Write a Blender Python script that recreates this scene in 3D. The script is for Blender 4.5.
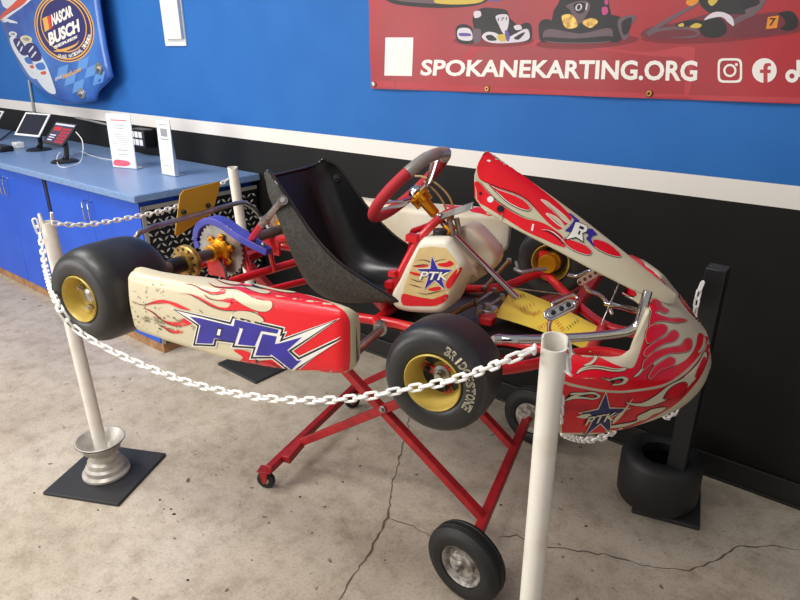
import bpy, bmesh, math, random
from mathutils import Vector, Matrix
from mathutils.bvhtree import BVHTree
from math import pi, sin, cos, radians

for o in list(bpy.data.objects):
    bpy.data.objects.remove(o, do_unlink=True)
SC = bpy.context.scene
COL = SC.collection
random.seed(7)

# ------------------------------------------------------------------ camera
CF, CYAW, CPIT, CROL = 638.468, radians(-38.698), radians(22.030), radians(-0.4396)
CPOS = Vector((0.0, -2.4195, 1.6201))
_f = Vector((sin(CYAW)*cos(CPIT), cos(CYAW)*cos(CPIT), -sin(CPIT)))
_r0 = Vector((cos(CYAW), -sin(CYAW), 0)); _u0 = _r0.cross(_f)
CR = cos(CROL)*_r0 + sin(CROL)*_u0
CU = -sin(CROL)*_r0 + cos(CROL)*_u0
CW = _f
cd = bpy.data.cameras.new('camera'); cam = bpy.data.objects.new('camera', cd); COL.objects.link(cam)
cam.matrix_world = Matrix(((CR.x, CU.x, -CW.x, CPOS.x), (CR.y, CU.y, -CW.y, CPOS.y), (CR.z, CU.z, -CW.z, CPOS.z), (0, 0, 0, 1)))
cd.sensor_fit = 'HORIZONTAL'; cd.sensor_width = 36.0; cd.lens = CF/800*36.0
cd.clip_start = 0.05; cd.clip_end = 100
SC.camera = cam

# ------------------------------------------------------------------ world, lights, exposure
SC.view_settings.view_transform = 'Standard'; SC.view_settings.look = 'None'
SC.view_settings.gamma = 1.0; SC.view_settings.use_curve_mapping = False
SC.view_settings.exposure = 0.40
wd = bpy.data.worlds.new('world'); SC.world = wd; wd.use_nodes = True
bg = wd.node_tree.nodes['Background']; bg.inputs[0].default_value = (1.0, 0.985, 0.965, 1); bg.inputs[1].default_value = 0.29

def area(name, loc, sx, sy, energy, col=(1, .975, .945), aim=None):
    l = bpy.data.lights.new(name, 'AREA'); l.shape = 'RECTANGLE'; l.size = sx; l.size_y = sy
    l.energy = energy; l.color = col
    o = bpy.data.objects.new(name, l); COL.objects.link(o); o.location = loc
    if aim: o.rotation_euler = (Vector(aim)-Vector(loc)).to_track_quat('-Z', 'Y').to_euler()
    return o
area('ceiling_light', (-3.6, -1.9, 3.3), 1.3, .5, 40)
area('ceiling_light', (-1.7, -2.6, 3.3), 1.3, .5, 40)
area('ceiling_light', (-3.6, -4.4, 3.3), 1.3, .6, 40)
area('ceiling_light', (-0.9, -4.6, 3.3), 1.3, .6, 26)
area('wall_fill_light', (-5.6, -6.6, 1.9), 3.6, 2.4, 150, (1, .98, .96), (-2.9, 0, 1.0))  # added soft fill from behind left, lifts the wall; stands for no known window

# ------------------------------------------------------------------ kart frame of reference
KY, KP, KR = 0.20673209, -0.01469754, -0.03685041
KT = Vector((-1.8353904, -1.09660729, 0.94637235))
_fx = Vector((cos(KY)*cos(KP), sin(KY)*cos(KP), sin(KP))); _l = Vector((-sin(KY), cos(KY), 0)); _u = _fx.cross(_l)
_l2 = cos(KR)*_l + sin(KR)*_u; _u2 = _fx.cross(_l2)
KM = Matrix(((_fx.x, _l2.x, _u2.x, KT.x), (_fx.y, _l2.y, _u2.y, KT.y), (_fx.z, _l2.z, _u2.z, KT.z), (0, 0, 0, 1)))
KI = KM.inverted(); KI3 = KI.to_3x3(); KC = KI @ CPOS

# surveying: the place was measured from the photograph; a sight line meets a known plane
def sight(px, py): return (CW + CR*(px-400)/CF - CU*(py-300)/CF)
def W(px, py, ax, v):
    d = sight(px, py); return CPOS + d*((v-CPOS[ax])/d[ax])
def K(px, py, ax, v):
    d = KI3 @ sight(px, py); return KC + d*((v-KC[ax])/d[ax])
def WP(px, py, P, n):
    d = sight(px, py); n = Vector(n); return CPOS + d*((Vector(P)-CPOS).dot(n)/d.dot(n))
def KPl(px, py, P, n):
    d = KI3 @ sight(px, py); n = Vector(n); return KC + d*((Vector(P)-KC).dot(n)/d.dot(n))

# ------------------------------------------------------------------ materials
def lin(c):
    c = c/255.0
    return c/12.92 if c <= .04045 else ((c+.055)/1.055)**2.4
def rgb(t): return (lin(t[0]), lin(t[1]), lin(t[2]), 1)
def mat(name, c, rough=.5, metal=0., c2=None, scale=8., bump=0., bscale=60., spec=.5, emit=None, estr=0., coat=0., detail=4., thr=(.4, .6)):
    m = bpy.data.materials.new(name); m.use_nodes = True; N = m.node_tree.nodes; L = m.node_tree.links
    b = N['Principled BSDF']; b.inputs['Base Color'].default_value = rgb(c); b.inputs['Roughness'].default_value = rough
    b.inputs['Metallic'].default_value = metal
    b.inputs['Specular IOR Level'].default_value = spec
    if coat: b.inputs['Coat Weight'].default_value = coat; b.inputs['Coat Roughness'].default_value = .08
    tc = N.new('ShaderNodeTexCoord')
    if c2 is not None:
        n = N.new('ShaderNodeTexNoise'); n.inputs['Scale'].default_value = scale; n.inputs['Detail'].default_value = detail
        L.new(tc.outputs['Object'], n.inputs['Vector'])
        r = N.new('ShaderNodeValToRGB'); r.color_ramp.elements[0].position = thr[0]; r.color_ramp.elements[1].position = thr[1]
        r.color_ramp.elements[0].color = rgb(c); r.color_ramp.elements[1].color = rgb(c2)
        L.new(n.outputs['Fac'], r.inputs['Fac']); L.new(r.outputs['Color'], b.inputs['Base Color'])
    if bump:
        n = N.new('ShaderNodeTexNoise'); n.inputs['Scale'].default_value = bscale; n.inputs['Detail'].default_value = 3
        L.new(tc.outputs['Object'], n.inputs['Vector'])
        bp = N.new('ShaderNodeBump'); bp.inputs['Strength'].default_value = bump; bp.inputs['Distance'].default_value = .002
        L.new(n.outputs['Fac'], bp.inputs['Height']); L.new(bp.outputs['Normal'], b.inputs['Normal'])
    if emit: b.inputs['Emission Color'].default_value = rgb(emit); b.inputs['Emission Strength'].default_value = estr
    return m

M = {}
M['blue_wall'] = mat('blue_wall_paint', (40, 105, 180), .6, c2=(43, 109, 184), scale=3, bump=.12, bscale=90, spec=.25)
M['white_stripe'] = mat('white_stripe_paint', (236, 230, 222), .5, bump=.1, bscale=90)
M['black_wall'] = mat('black_wall_paint', (16, 15, 15), .6, c2=(19, 18, 17), scale=4, bump=.12, bscale=90, spec=.3)
M['black_trim'] = mat('black_baseboard', (26, 25, 24), .45)
M['counter'] = mat('speckled_blue_laminate', (98, 130, 178), .33, c2=(138, 166, 204), scale=190, detail=2, thr=(.35, .65))
M['cabinet'] = mat('blue_cabinet_paint', (28, 84, 200), .4, c2=(32, 89, 206), scale=5)
M['cab_dark'] = mat('cabinet_joint', (52, 48, 52), .6)
M['wood'] = mat('raw_wood', (150, 108, 70), .7, c2=(178, 136, 96), scale=14)
M['plate_dark'] = mat('dark_plate_metal', (26, 26, 28), .4, metal=.3)  # on the end panel this dark base colour paints in a mirror-like reflection
M['tread'] = mat('tread_bright_reflection', (240, 238, 234), .3, metal=.4, c2=(170, 168, 164), scale=30)  # pale base colour paints the bright reflection onto the raised lozenges
M['alu_edge'] = mat('aluminium_edge', (190, 185, 175), .4, metal=.6)
M['chrome'] = mat('chrome', (205, 205, 208), .12, metal=1.)
M['steel'] = mat('brushed_steel', (170, 168, 165), .32, metal=.9, c2=(140, 138, 136), scale=20)
M['zinc'] = mat('zinc_plated', (190, 186, 180), .3, metal=.8, c2=(150, 146, 140), scale=35)
M['axle'] = mat('dark_axle_steel', (98, 86, 80), .4, metal=.25, c2=(76, 68, 63), scale=20)
M['gold'] = mat('gold_anodised', (222, 150, 28), .28, metal=.75)
M['hub_gold'] = mat('worn_gold_hub', (190, 156, 84), .4, metal=.6, c2=(140, 110, 60), scale=50)
M['rim_gold'] = mat('gold_painted_rim', (208, 182, 92), .42, c2=(196, 168, 78), scale=20, metal=.1)
M['rubber'] = mat('slick_rubber', (32, 31, 32), .4, c2=(42, 40, 40), scale=10, bump=.15, bscale=120)
M['rubber_old'] = mat('old_black_rubber', (26, 26, 26), .55, bump=.2, bscale=60)
M['red'] = mat('red_bodywork', (228, 6, 28), .35, coat=.12)
M['red_scuffed'] = mat('scuffed_red_bodywork', (212, 20, 34), .38, c2=(170, 22, 36), scale=22, thr=(.5, .72), coat=.08)
M['frame_red'] = mat('red_frame_paint', (206, 24, 32), .35, coat=.3)
M['stand_red'] = mat('red_stand_paint', (172, 26, 32), .45, c2=(148, 22, 28), scale=25)
M['cream'] = mat('cream_bodywork', (204, 195, 164), .38, c2=(212, 203, 174), scale=5, coat=.1)
M['cream_worn'] = mat('worn_cream_bodywork', (205, 194, 160), .4, c2=(214, 203, 170), scale=4, coat=.08)
M['scuff'] = mat('dark_scuff', (120, 108, 86), .6, c2=(90, 80, 64), scale=60)
M['scuff_pale'] = mat('pale_scuff', (172, 160, 126), .55, c2=(150, 138, 108), scale=60)
M['tank'] = mat('tank_plastic', (226, 218, 200), .42, c2=(218, 206, 180), scale=9)
M['label_tan'] = mat('tan_label', (216, 190, 132), .5, c2=(206, 178, 120), scale=16)
M['black_ink'] = mat('black_ink', (20, 18, 22), .45)
M['white_ink'] = mat('white_ink', (240, 236, 228), .45)
M['cream_ink'] = mat('cream_ink', (210, 200, 170), .45)
M['blue_ink'] = mat('blue_ink', (52, 44, 160), .42, c2=(46, 40, 140), scale=20)
M['navy_ink'] = mat('navy_ink', (36, 38, 84), .45, c2=(44, 46, 96), scale=30)
M['red_ink'] = mat('red_ink', (214, 20, 34), .42)
M['seat'] = mat('black_seat_plastic', (24, 23, 24), .28, c2=(30, 29, 30), scale=9)
M['seat_out'] = mat('mottled_seat_shell', (44, 43, 40), .55, c2=(74, 72, 66), scale=130, detail=5, thr=(.42, .7))
M['seat_gloss'] = mat('glossy_seat_edge', (30, 29, 30), .12)
M['black_plastic'] = mat('black_plastic', (24, 24, 26), .4)
M['grip_red'] = mat('red_suede_grip', (176, 34, 46), .75, bump=.2, bscale=200)
M['grip_grey'] = mat('grey_grip_band', (186, 183, 180), .34, metal=.3, c2=(150, 142, 136), scale=10)
M['guard'] = mat('blue_chain_guard', (70, 72, 168), .4, c2=(78, 82, 180), scale=12)
M['plate_yellow'] = mat('yellow_number_plate', (224, 172, 38), .4)
M['tan_tube'] = mat('tan_hose', (178, 146, 96), .4)
M['brass_rod'] = mat('brass_rod', (164, 128, 72), .35, metal=.5)
M['rust'] = mat('rusty_disc', (150, 130, 112), .45, metal=.5, c2=(120, 84, 54), scale=40)
M['note'] = mat('yellow_paper', (255, 236, 84), .5)
M['note_ink'] = mat('orange_marker', (216, 140, 50), .6)
M['note_ink2'] = mat('dark_marker', (120, 110, 40), .6)
M['pvc'] = mat('white_pvc', (236, 230, 219), .4, c2=(222, 212, 196), scale=14, thr=(.5, .75))
M['chain_white'] = mat('white_chain_plastic', (246, 243, 238), .4)
M['mat_black'] = mat('black_rubber_mat', (44, 44, 46), .6, bump=.3, bscale=90)
M['rim_silver'] = mat('silver_painted_rim', (206, 200, 190), .38, metal=.35, c2=(176, 170, 160), scale=16)
M['hub_grey'] = mat('scuffed_grey_hub', (196, 190, 182), .42, metal=.35, c2=(120, 112, 104), scale=40)
M['banner'] = mat('red_banner_vinyl', (158, 42, 50), .42, c2=(178, 38, 48), scale=1.6)
M['paper'] = mat('white_paper', (236, 234, 234), .5)
M['paper_grey'] = mat('grey_print', (150, 150, 156), .6)
M['acrylic'] = mat('clear_acrylic_edge', (206, 214, 220), .15)
M['pink_print'] = mat('pink_print', (228, 92, 112), .55)
M['screen_dark'] = mat('dark_glass_screen', (40, 44, 56), .08)
M['screen_app'] = mat('lit_screen', (70, 60, 78), .15, emit=(70, 60, 78), estr=.25)
M['screen_red'] = mat('lit_screen_red', (170, 50, 60), .2, emit=(170, 50, 60), estr=.3)
M['screen_white'] = mat('lit_screen_pale', (190, 190, 210), .2, emit=(190, 190, 210), estr=.3)
M['white_plastic'] = mat('white_plastic', (236, 236, 234), .35)
M['conduit'] = mat('grey_conduit', (172, 174, 172), .4, metal=.4)
M['hood_blue'] = mat('blue_car_hood', (34, 74, 160), .3, c2=(60, 122, 202), scale=2.2, coat=.3, thr=(.38, .66))
M['hood_light'] = mat('light_blue_check', (96, 150, 216), .3, coat=.3)
M['hood_white'] = mat('white_hood_stripe', (214, 220, 228), .3, coat=.3)
M['hood_orange'] = mat('orange_red_stripe', (208, 82, 58), .35)
M['hood_navy'] = mat('navy_roundel', (46, 44, 104), .35)
M['hood_gold'] = mat('gold_ring', (226, 172, 84), .4)
M['led'] = mat('white_lens', (240, 240, 240), .2)
for i, (n, c) in enumerate(dict(kart_black=(34, 30, 34), kart_grey=(104, 84, 92), kart_white=(214, 206, 214), kart_yellow=(206, 178, 72), kart_orange=(226, 140, 40), kart_pink=(190, 70, 130), kart_maroon=(112, 42, 54), kart_purple=(100, 80, 150), banner_swirl=(182, 56, 64), banner_dark=(128, 36, 44)).items()):
    M[n] = mat(n+'_print', c, .5)

def concrete():
    m = bpy.data.materials.new('polished_concrete'); m.use_nodes = True; N = m.node_tree.nodes; L = m.node_tree.links
    b = N['Principled BSDF']; b.inputs['Roughness'].default_value = .55; b.inputs['Specular IOR Level'].default_value = .3
    tc = N.new('ShaderNodeTexCoord')
    def noise(s, d=6, r=.6, dist=0.):
        n = N.new('ShaderNodeTexNoise'); n.inputs['Scale'].default_value = s; n.inputs['Detail'].default_value = d
        n.inputs['Roughness'].default_value = r; n.inputs['Distortion'].default_value = dist
        L.new(tc.outputs['Object'], n.inputs['Vector']); return n
    def ramp(n, stops):
        r = N.new('ShaderNodeValToRGB'); e = r.color_ramp.elements
        while len(e) < len(stops): e.new(.5)
        for k, (p, c) in enumerate(stops): e[k].position = p; e[k].color = c if len(c) == 4 else rgb(c)
        L.new(n.outputs['Fac'], r.inputs['Fac']); return r
    def mix(a, bb, fac, mode='MULTIPLY'):
        x = N.new('ShaderNodeMix'); x.data_type = 'RGBA'; x.blend_type = mode; x.inputs[0].default_value = fac
        L.new(a, x.inputs[6]); L.new(bb, x.inputs[7]); return x.outputs[2]
    base = ramp(noise(1.6, 5, .6), [(.3, (178, 164, 145)), (.5, (194, 181, 162)), (.72, (205, 194, 178))])
    mott = ramp(noise(11, 8, .7), [(.3, (200, 194, 188)), (.55, (255, 255, 255))])
    fine = ramp(noise(95, 4, .7), [(.32, (176, 170, 164)), (.5, (255, 255, 255))])
    spots = ramp(noise(24, 2, .4, .4), [(.235, (84, 70, 56)), (.29, (255, 255, 255))])
    stain = ramp(noise(3.1, 7, .72, .6), [(.30, (190, 172, 152)), (.42, (255, 255, 255))])
    c = mix(base.outputs[0], mott.outputs[0], .75); c = mix(c, fine.outputs[0], .45); c = mix(c, spots.outputs[0], .8); c = mix(c, stain.outputs[0], .5)
    L.new(c, b.inputs['Base Color'])
    bp = N.new('ShaderNodeBump'); bp.inputs['Strength'].default_value = .15; bp.inputs['Distance'].default_value = .003
    L.new(noise(60, 5).outputs['Fac'], bp.inputs['Height']); L.new(bp.outputs['Normal'], b.inputs['Normal'])
    return m
M['concrete'] = concrete()
M['crack'] = mat('floor_crack', (98, 86, 74), .9)
M['floor_dirt'] = mat('floor_dirt', (52, 46, 42), .9)

# ------------------------------------------------------------------ mesh building
def V(*a): return Vector(a)
def smooth_path(pts, n=6, closed=False):
    P = [Vector(p) for p in pts]; out = []; k = len(P)
    rng = range(k) if closed else range(k-1)
    for i in rng:
        p1, p2 = P[i], P[(i+1) % k]
        p0 = P[(i-1) % k] if closed or i > 0 else p1*2-p2
        p3 = P[(i+2) % k] if closed or i+2 < k else p2*2-p1
        for j in range(n):
            t = j/n
            out.append(.5*((2*p1)+(p2-p0)*t+(2*p0-5*p1+4*p2-p3)*t*t+(3*p1-p0-3*p2+p3)*t**3))
    if not closed: out.append(P[-1])
    return out
def sm(pts, n=4): return [(p.x, p.y) for p in smooth_path([(a[0], a[1], 0) for a in pts], n, True)]

class MB:
    def __init__(s): s.v = []; s.f = []; s.m = []
    def add(s, verts, faces, mi=0):
        o = len(s.v); s.v += [Vector(v) for v in verts]
        for f in faces: s.f.append(tuple(i+o for i in f)); s.m.append(mi)
        return s
    def box(s, c, d, R=None, mi=0):
        c = Vector(c); hx, hy, hz = d[0]/2, d[1]/2, d[2]/2
        vs = [Vector((x*hx, y*hy, z*hz)) for x in (-1, 1) for y in (-1, 1) for z in (-1, 1)]
        if R is not None: vs = [R @ v for v in vs]
        return s.add([c+v for v in vs], [(0, 1, 3, 2), (4, 6, 7, 5), (0, 4, 5, 1), (2, 3, 7, 6), (0, 2, 6, 4), (1, 5, 7, 3)], mi)
    def bar(s, p, q, w, h, up=(0, 0, 1), mi=0):
        p, q = Vector(p), Vector(q); z = (q-p); L = z.length; z.normalize(); x = Vector(up).cross(z)
        if x.length < 1e-5: x = Vector((1, 0, 0))
        x.normalize(); y = z.cross(x); R = Matrix((x, y, z)).transposed()
        return s.box((p+q)/2, (w, h, L), R, mi)
    def tube(s, pts, r, seg=10, closed=False, mi=0, caps=True):
        P = [Vector(p) for p in pts]; n = len(P); rs = r if isinstance(r, (list, tuple)) else [r]*n
        T = []
        for i in range(n):
            a = P[(i-1) % n] if closed or i > 0 else P[i]; b = P[(i+1) % n] if closed or i < n-1 else P[i]
            T.append((b-a).normalized())
        ref = Vector((0, 0, 1)) if abs(T[0].z) < .9 else Vector((1, 0, 0))
        x = ref.cross(T[0]).normalized(); vs = []
        for i in range(n):
            x = (x-T[i]*x.dot(T[i])).normalized(); y = T[i].cross(x)
            for k in range(seg):
                a = 2*pi*k/seg; vs.append(P[i]+(x*cos(a)+y*sin(a))*rs[i])
        fs = []
        for i in range(n if closed else n-1):
            j = (i+1) % n
            for k in range(seg):
                l = (k+1) % seg; fs.append((i*seg+k, i*seg+l, j*seg+l, j*seg+k))
        if not closed and caps: fs += [tuple(range(seg))[::-1], tuple(range((n-1)*seg, n*seg))]
        return s.add(vs, fs, mi)
    def lathe(s, prof, o, ax, seg=40, mi=0, closed=False):
        o = Vector(o); z = Vector(ax).normalized(); ref = Vector((0, 0, 1)) if abs(z.z) < .9 else Vector((1, 0, 0))
        x = ref.cross(z).normalized(); y = z.cross(x); n = len(prof); vs = []
        for (r, a) in prof:
            for k in range(seg):
                t = 2*pi*k/seg; vs.append(o+z*a+(x*cos(t)+y*sin(t))*max(r, 1e-5))
        fs = []
        for i in range(n if closed else n-1):
            j = (i+1) % n
            for k in range(seg):
                l = (k+1) % seg; fs.append((i*seg+k, i*seg+l, j*seg+l, j*seg+k))
        return s.add(vs, fs, mi)
    def cyl(s, p, q, r, seg=20, mi=0):
        p, q = Vector(p), Vector(q); L = (q-p).length
        return s.lathe([(0, 0), (r, 0), (r, L), (0, L)], p, q-p, seg, mi)
    def grid(s, rows, mi=0, closed_u=False):
        n, m = len(rows), len(rows[0]); vs = [p for r in rows for p in r]; fs = []
        for i in range(n-1):
            for j in range(m if closed_u else m-1):
                k = (j+1) % m; fs.append((i*m+j, i*m+k, (i+1)*m+k, (i+1)*m+j))
        return s.add(vs, fs, mi)
    def prism(s, poly, ext, mi=0, mside=None):
        """planar outline of 3D points pushed along ext"""
        ext = Vector(ext); P = [Vector(p) for p in poly]; n = len(P)
        vs = P+[p+ext for p in P]
        s.add(vs, [tuple(range(n))[::-1], tuple(range(n, 2*n))], mi)
        return s.add(vs, [(i, (i+1) % n, (i+1) % n+n, i+n) for i in range(n)], mi if mside is None else mside)
    def solid(s, rows, t, mi=0, mi2=None, medge=None):
        """open surface grid given thickness along its own normals; returns nothing extra"""
        n, m = len(rows), len(rows[0]); R = [[Vector(p) for p in r] for r in rows]; B = []
        for i in range(n):
            b = []
            for j in range(m):
                du = R[min(i+1, n-1)][j]-R[max(i-1, 0)][j]; dv = R[i][min(j+1, m-1)]-R[i][max(j-1, 0)]
                nn = du.cross(dv); nn = nn.normalized() if nn.length > 1e-9 else Vector((0, 0, 1))
                b.append(R[i][j]+nn*t)
            B.append(b)
        s.grid(R, mi); s.grid([r[::-1] for r in B], mi if mi2 is None else mi2)
        me = mi if medge is None else medge
        s.grid([R[0], B[0]], me); s.grid([R[-1], B[-1]], me)
        s.grid([[r[0] for r in R], [r[0] for r in B]], me); s.grid([[r[-1] for r in R], [r[-1] for r in B]], me)
    def tri(s):
        F, Mi = [], []
        for f, mi in zip(s.f, s.m):
            if len(f) == 4: F += [(f[0], f[1], f[2]), (f[0], f[2], f[3])]; Mi += [mi, mi]
            else: F.append(f); Mi.append(mi)
        s.f, s.m = F, Mi; return s
    def bvh(s): s.tri(); return BVHTree.FromPolygons([v.copy() for v in s.v], [f for f in s.f])
    def build(s, name, mats, parent=None, bevel=0., smooth=True, bseg=2, ang=40, fix=True):
        me = bpy.data.meshes.new(name); me.from_pydata([v[:] for v in s.v], [], s.f)
        if not isinstance(mats, (list, tuple)): mats = [mats]
        for m in mats: me.materials.append(M[m] if isinstance(m, str) else m)
        me.polygons.foreach_set('material_index', s.m)
        bm = bmesh.new(); bm.from_mesh(me); bmesh.ops.remove_doubles(bm, verts=bm.verts, dist=2e-5)
        if fix: bmesh.ops.recalc_face_normals(bm, faces=bm.faces)
        bm.to_mesh(me); bm.free()
        if smooth:
            me.polygons.foreach_set('use_smooth', [True]*len(me.polygons)); me.set_sharp_from_angle(angle=radians(ang))
        o = bpy.data.objects.new(name, me); COL.objects.link(o)
        if parent: o.parent = parent
        if bevel:
            b = o.modifiers.new('bevel', 'BEVEL'); b.width = bevel; b.segments = bseg; b.limit_method = 'ANGLE'; b.angle_limit = radians(40)
        return o

def tag(o, label, cat, group=None):
    o['label'] = label; o['category'] = cat
    if group: o['group'] = group
    return o
def struct(o, label=None):
    o['kind'] = 'structure'
    if label: o['label'] = label
    return o
def thing(name, loc, label, cat, group=None, mw=None):
    o = bpy.data.objects.new(name, None); COL.objects.link(o); o.empty_display_size = .05
    if mw is not None: o.matrix_world = mw
    else: o.location = loc
    return tag(o, label, cat, group)

# flat graphics laid on a surface --------------------------------------------------
def _tri(poly, g):
    """triangles of a 2D outline, cut by a grid of pitch g"""
    bm = bmesh.new(); vs = [bm.verts.new((p[0], p[1], 0)) for p in poly]
    try: bm.faces.new(vs)
    except ValueError: bm.free(); return [], []
    bm.normal_update(); bmesh.ops.triangulate(bm, faces=bm.faces[:], ngon_method='EAR_CLIP')
    if g:
        for ax in (0, 1):
            lo = min(p[ax] for p in poly); hi = max(p[ax] for p in poly); t = math.floor(lo/g)*g+g
            while t < hi:
                co = [0, 0, 0]; co[ax] = t; no = [0, 0, 0]; no[ax] = 1
                bmesh.ops.bisect_plane(bm, geom=bm.verts[:]+bm.edges[:]+bm.faces[:], plane_co=co, plane_no=no); t += g
    bm.verts.index_update(); v = [(x.co.x, x.co.y) for x in bm.verts]; f = [tuple(q.index for q in p.verts) for p in bm.faces]
    bm.free(); return v, f
def _project(bvh, pts, off, kart):
    o = KC if kart else CPOS; out = []; ds = []; miss = []
    for i, (a, b) in enumerate(pts):
        d = sight(a, b); d = (KI3 @ d) if kart else d; d = d.normalized()
        h, n, k, t = bvh.ray_cast(o, d)
        if h is None: miss.append(i); out.append((d, None)); continue
        if n.dot(d) > 0: n = -n
        out.append((d, h+n*off)); ds.append(t)
    if not ds: return None
    dm = sum(ds)/len(ds); res = []
    for d, h in out:
        if h is None:
            q, n, k, t = bvh.find_nearest(o+d*dm)
            if n.dot(d) > 0: n = -n
            h = q+n*off
        res.append(h)
    return res
def paint(mb, bvh, poly, mi, off=.0006, g=6., kart=True):
    v, f = _tri(poly, g)
    if not v: return
    r = _project(bvh, v, off, kart)
    if r: mb.add(r, f, mi)
def offset(poly, d):
    n = len(poly); A = sum(poly[i][0]*poly[(i+1) % n][1]-poly[(i+1) % n][0]*poly[i][1] for i in range(n)); sg = 1 if A > 0 else -1
    out = []
    for i in range(n):
        p0, p1, p2 = Vector(poly[i-1]), Vector(poly[i]), Vector(poly[(i+1) % n])
        a = (p1-p0); b = (p2-p1)
        if a.length < 1e-6 or b.length < 1e-6: out.append(tuple(p1)); continue
        a.normalize(); b.normalize(); n1 = Vector((a.y, -a.x))*sg; n2 = Vector((b.y, -b.x))*sg
        m = n1+n2; L = m.length
        if L < .2: m = n1; k = 1
        else: m = m/L; k = min(1/max(m.dot(n1), .3), 2.2)
        out.append(tuple(p1+m*d*k))
    return out
def stroke(pts, w, closed=False, taper=False):
    """outline of a line of width w along 2D points"""
    P = [Vector((a[0], a[1])) for a in pts]; n = len(P); L, R = [], []
    for i in range(n):
        t = (P[min(i+1, n-1)]-P[max(i-1, 0)]).normalized(); nn = Vector((-t.y, t.x))
        ww = w/2*(sin(pi*(i+.15)/(n-.7)) if taper else 1)
        L.append(tuple(P[i]+nn*ww)); R.append(tuple(P[i]-nn*ww))
    return L+R[::-1]
def sp(pts, n=4): return [(p.x, p.y) for p in smooth_path([(a[0], a[1], 0) for a in pts], n)]
_tc = {}
def letters(s, bold=.0, shear=0., space=1.):
    key = (s, bold, shear, space)
    if key in _tc: return _tc[key]
    c = bpy.data.curves.new('t', 'FONT'); c.body = s; c.offset = bold; c.shear = shear; c.space_character = space; c.resolution_u = 3
    o = bpy.data.objects.new('t', c); COL.objects.link(o)
    dg = bpy.context.evaluated_depsgraph_get(); me = o.evaluated_get(dg).to_mesh()
    v = [(q.co.x, q.co.y) for q in me.vertices]; f = [tuple(p.vertices) for p in me.polygons]
    o.evaluated_get(dg).to_mesh_clear(); bpy.data.objects.remove(o); bpy.data.curves.remove(c)
    x0, x1 = min(a for a, b in v), max(a for a, b in v); y0, y1 = min(b for a, b in v), max(b for a, b in v)
    v = [((a-x0)/(x1-x0), (b-y0)/(y1-y0)) for a, b in v]
    _tc[key] = (v, f); return v, f
def quad_uv(q, u, w):
    a, b, c, d = [Vector(x) for x in q]   # bottom-left, bottom-right, top-right, top-left
    return (a*(1-u)+b*u)*(1-w)+(d*(1-u)+c*u)*w
def write(mb, s, q, mi, n=None, off=.0006, bold=.0, shear=0., space=1.):
    """lettering stretched into a 3D quadrilateral"""
    v, f = letters(s, bold, shear, space); n = Vector(n) if n is not None else Vector((0, 0, 0))
    mb.add([quad_uv(q, a, b)+n*off for a, b in v], f, mi)
def write_on(mb, bvh, s, qpx, mi, off=.0006, bold=.0, shear=0., kart=True):
    v, f = letters(s, bold, shear)
    r = _project(bvh, [tuple(quad_uv([(a, b, 0) for a, b in qpx], x, y)[:2]) for x, y in v], off, kart)
    if r: mb.add(r, f, mi)

# ================================================================== THE ROOM
mb = MB()
nx, ny = 1, 1
mb.add([(-13, -8, 0), (3.5, -8, 0), (3.5, .02, 0), (-13, .02, 0)], [(0, 1, 2, 3)], 0)
def floor_line(px, w, mi=1, jag=.006, z=.0008):
    P = [W(a, b, 2, z) for a, b in px]; Q = []
    for i in range(len(P)-1):
        n = max(2, int((P[i+1]-P[i]).length/.02))
        for k in range(n): Q.append(P[i].lerp(P[i+1], k/n)+V(random.uniform(-jag, jag), random.uniform(-jag, jag), 0))
    Q.append(P[-1]); L, R = [], []
    for i, q in enumerate(Q):
        t = (Q[min(i+1, len(Q)-1)]-Q[max(i-1, 0)]).normalized(); nn = V(-t.y, t.x, 0)*w*.5*random.uniform(.35, 1.3)
        if i in (0, len(Q)-1): nn *= .2
        L.append(q+nn); R.append(q-nn)
    mb.grid([L, R], mi)
floor_line([(338, 602), (352, 580), (372, 548), (384, 526), (388, 517), (391, 490), (396, 470), (400, 455), (404, 444), (408, 424), (409, 415)], .0075)
floor_line([(388, 517), (398, 522), (412, 526), (426, 533), (440, 545)], .004)
floor_line([(500, 537), (515, 535), (530, 542), (548, 547), (565, 549), (590, 553), (610, 555), (640, 565), (665, 568), (683, 571), (705, 566), (720, 559), (735, 547), (755, 547), (775, 546), (800, 550)], .0055)
for a, b, r in [(160, 500, .007), (171, 509, .006), (174, 514, .009), (164, 509, .004), (188, 580, .007), (203, 535, .003), (178, 522, .003), (34, 493, .005), (142, 452, .006), (137, 433, .005), (300, 497, .006), (312, 533, .005), (360, 466, .006), (343, 482, .006), (228, 467, .004), (586, 526, .007), (501, 505, .007), (476, 508, .006), (562, 482, .005), (563, 557, .005), (216, 475, .005), (205, 440, .004), (98, 510, .005), (240, 505, .004), (252, 560, .004), (640, 540, .004), (385, 560, .004)]:
    c = W(a, b, 2, .0009); k = 9; ph = random.uniform(0, 6)
    mb.add([c+V(cos(2*pi*i/k)*r*random.uniform(.6, 1.2), sin(2*pi*i/k)*r*random.uniform(.5, 1.), 0) for i in range(k)], [tuple(range(k))], 2)
struct(mb.build('floor', ['concrete', 'crack', 'floor_dirt'], smooth=False, fix=False))

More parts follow.
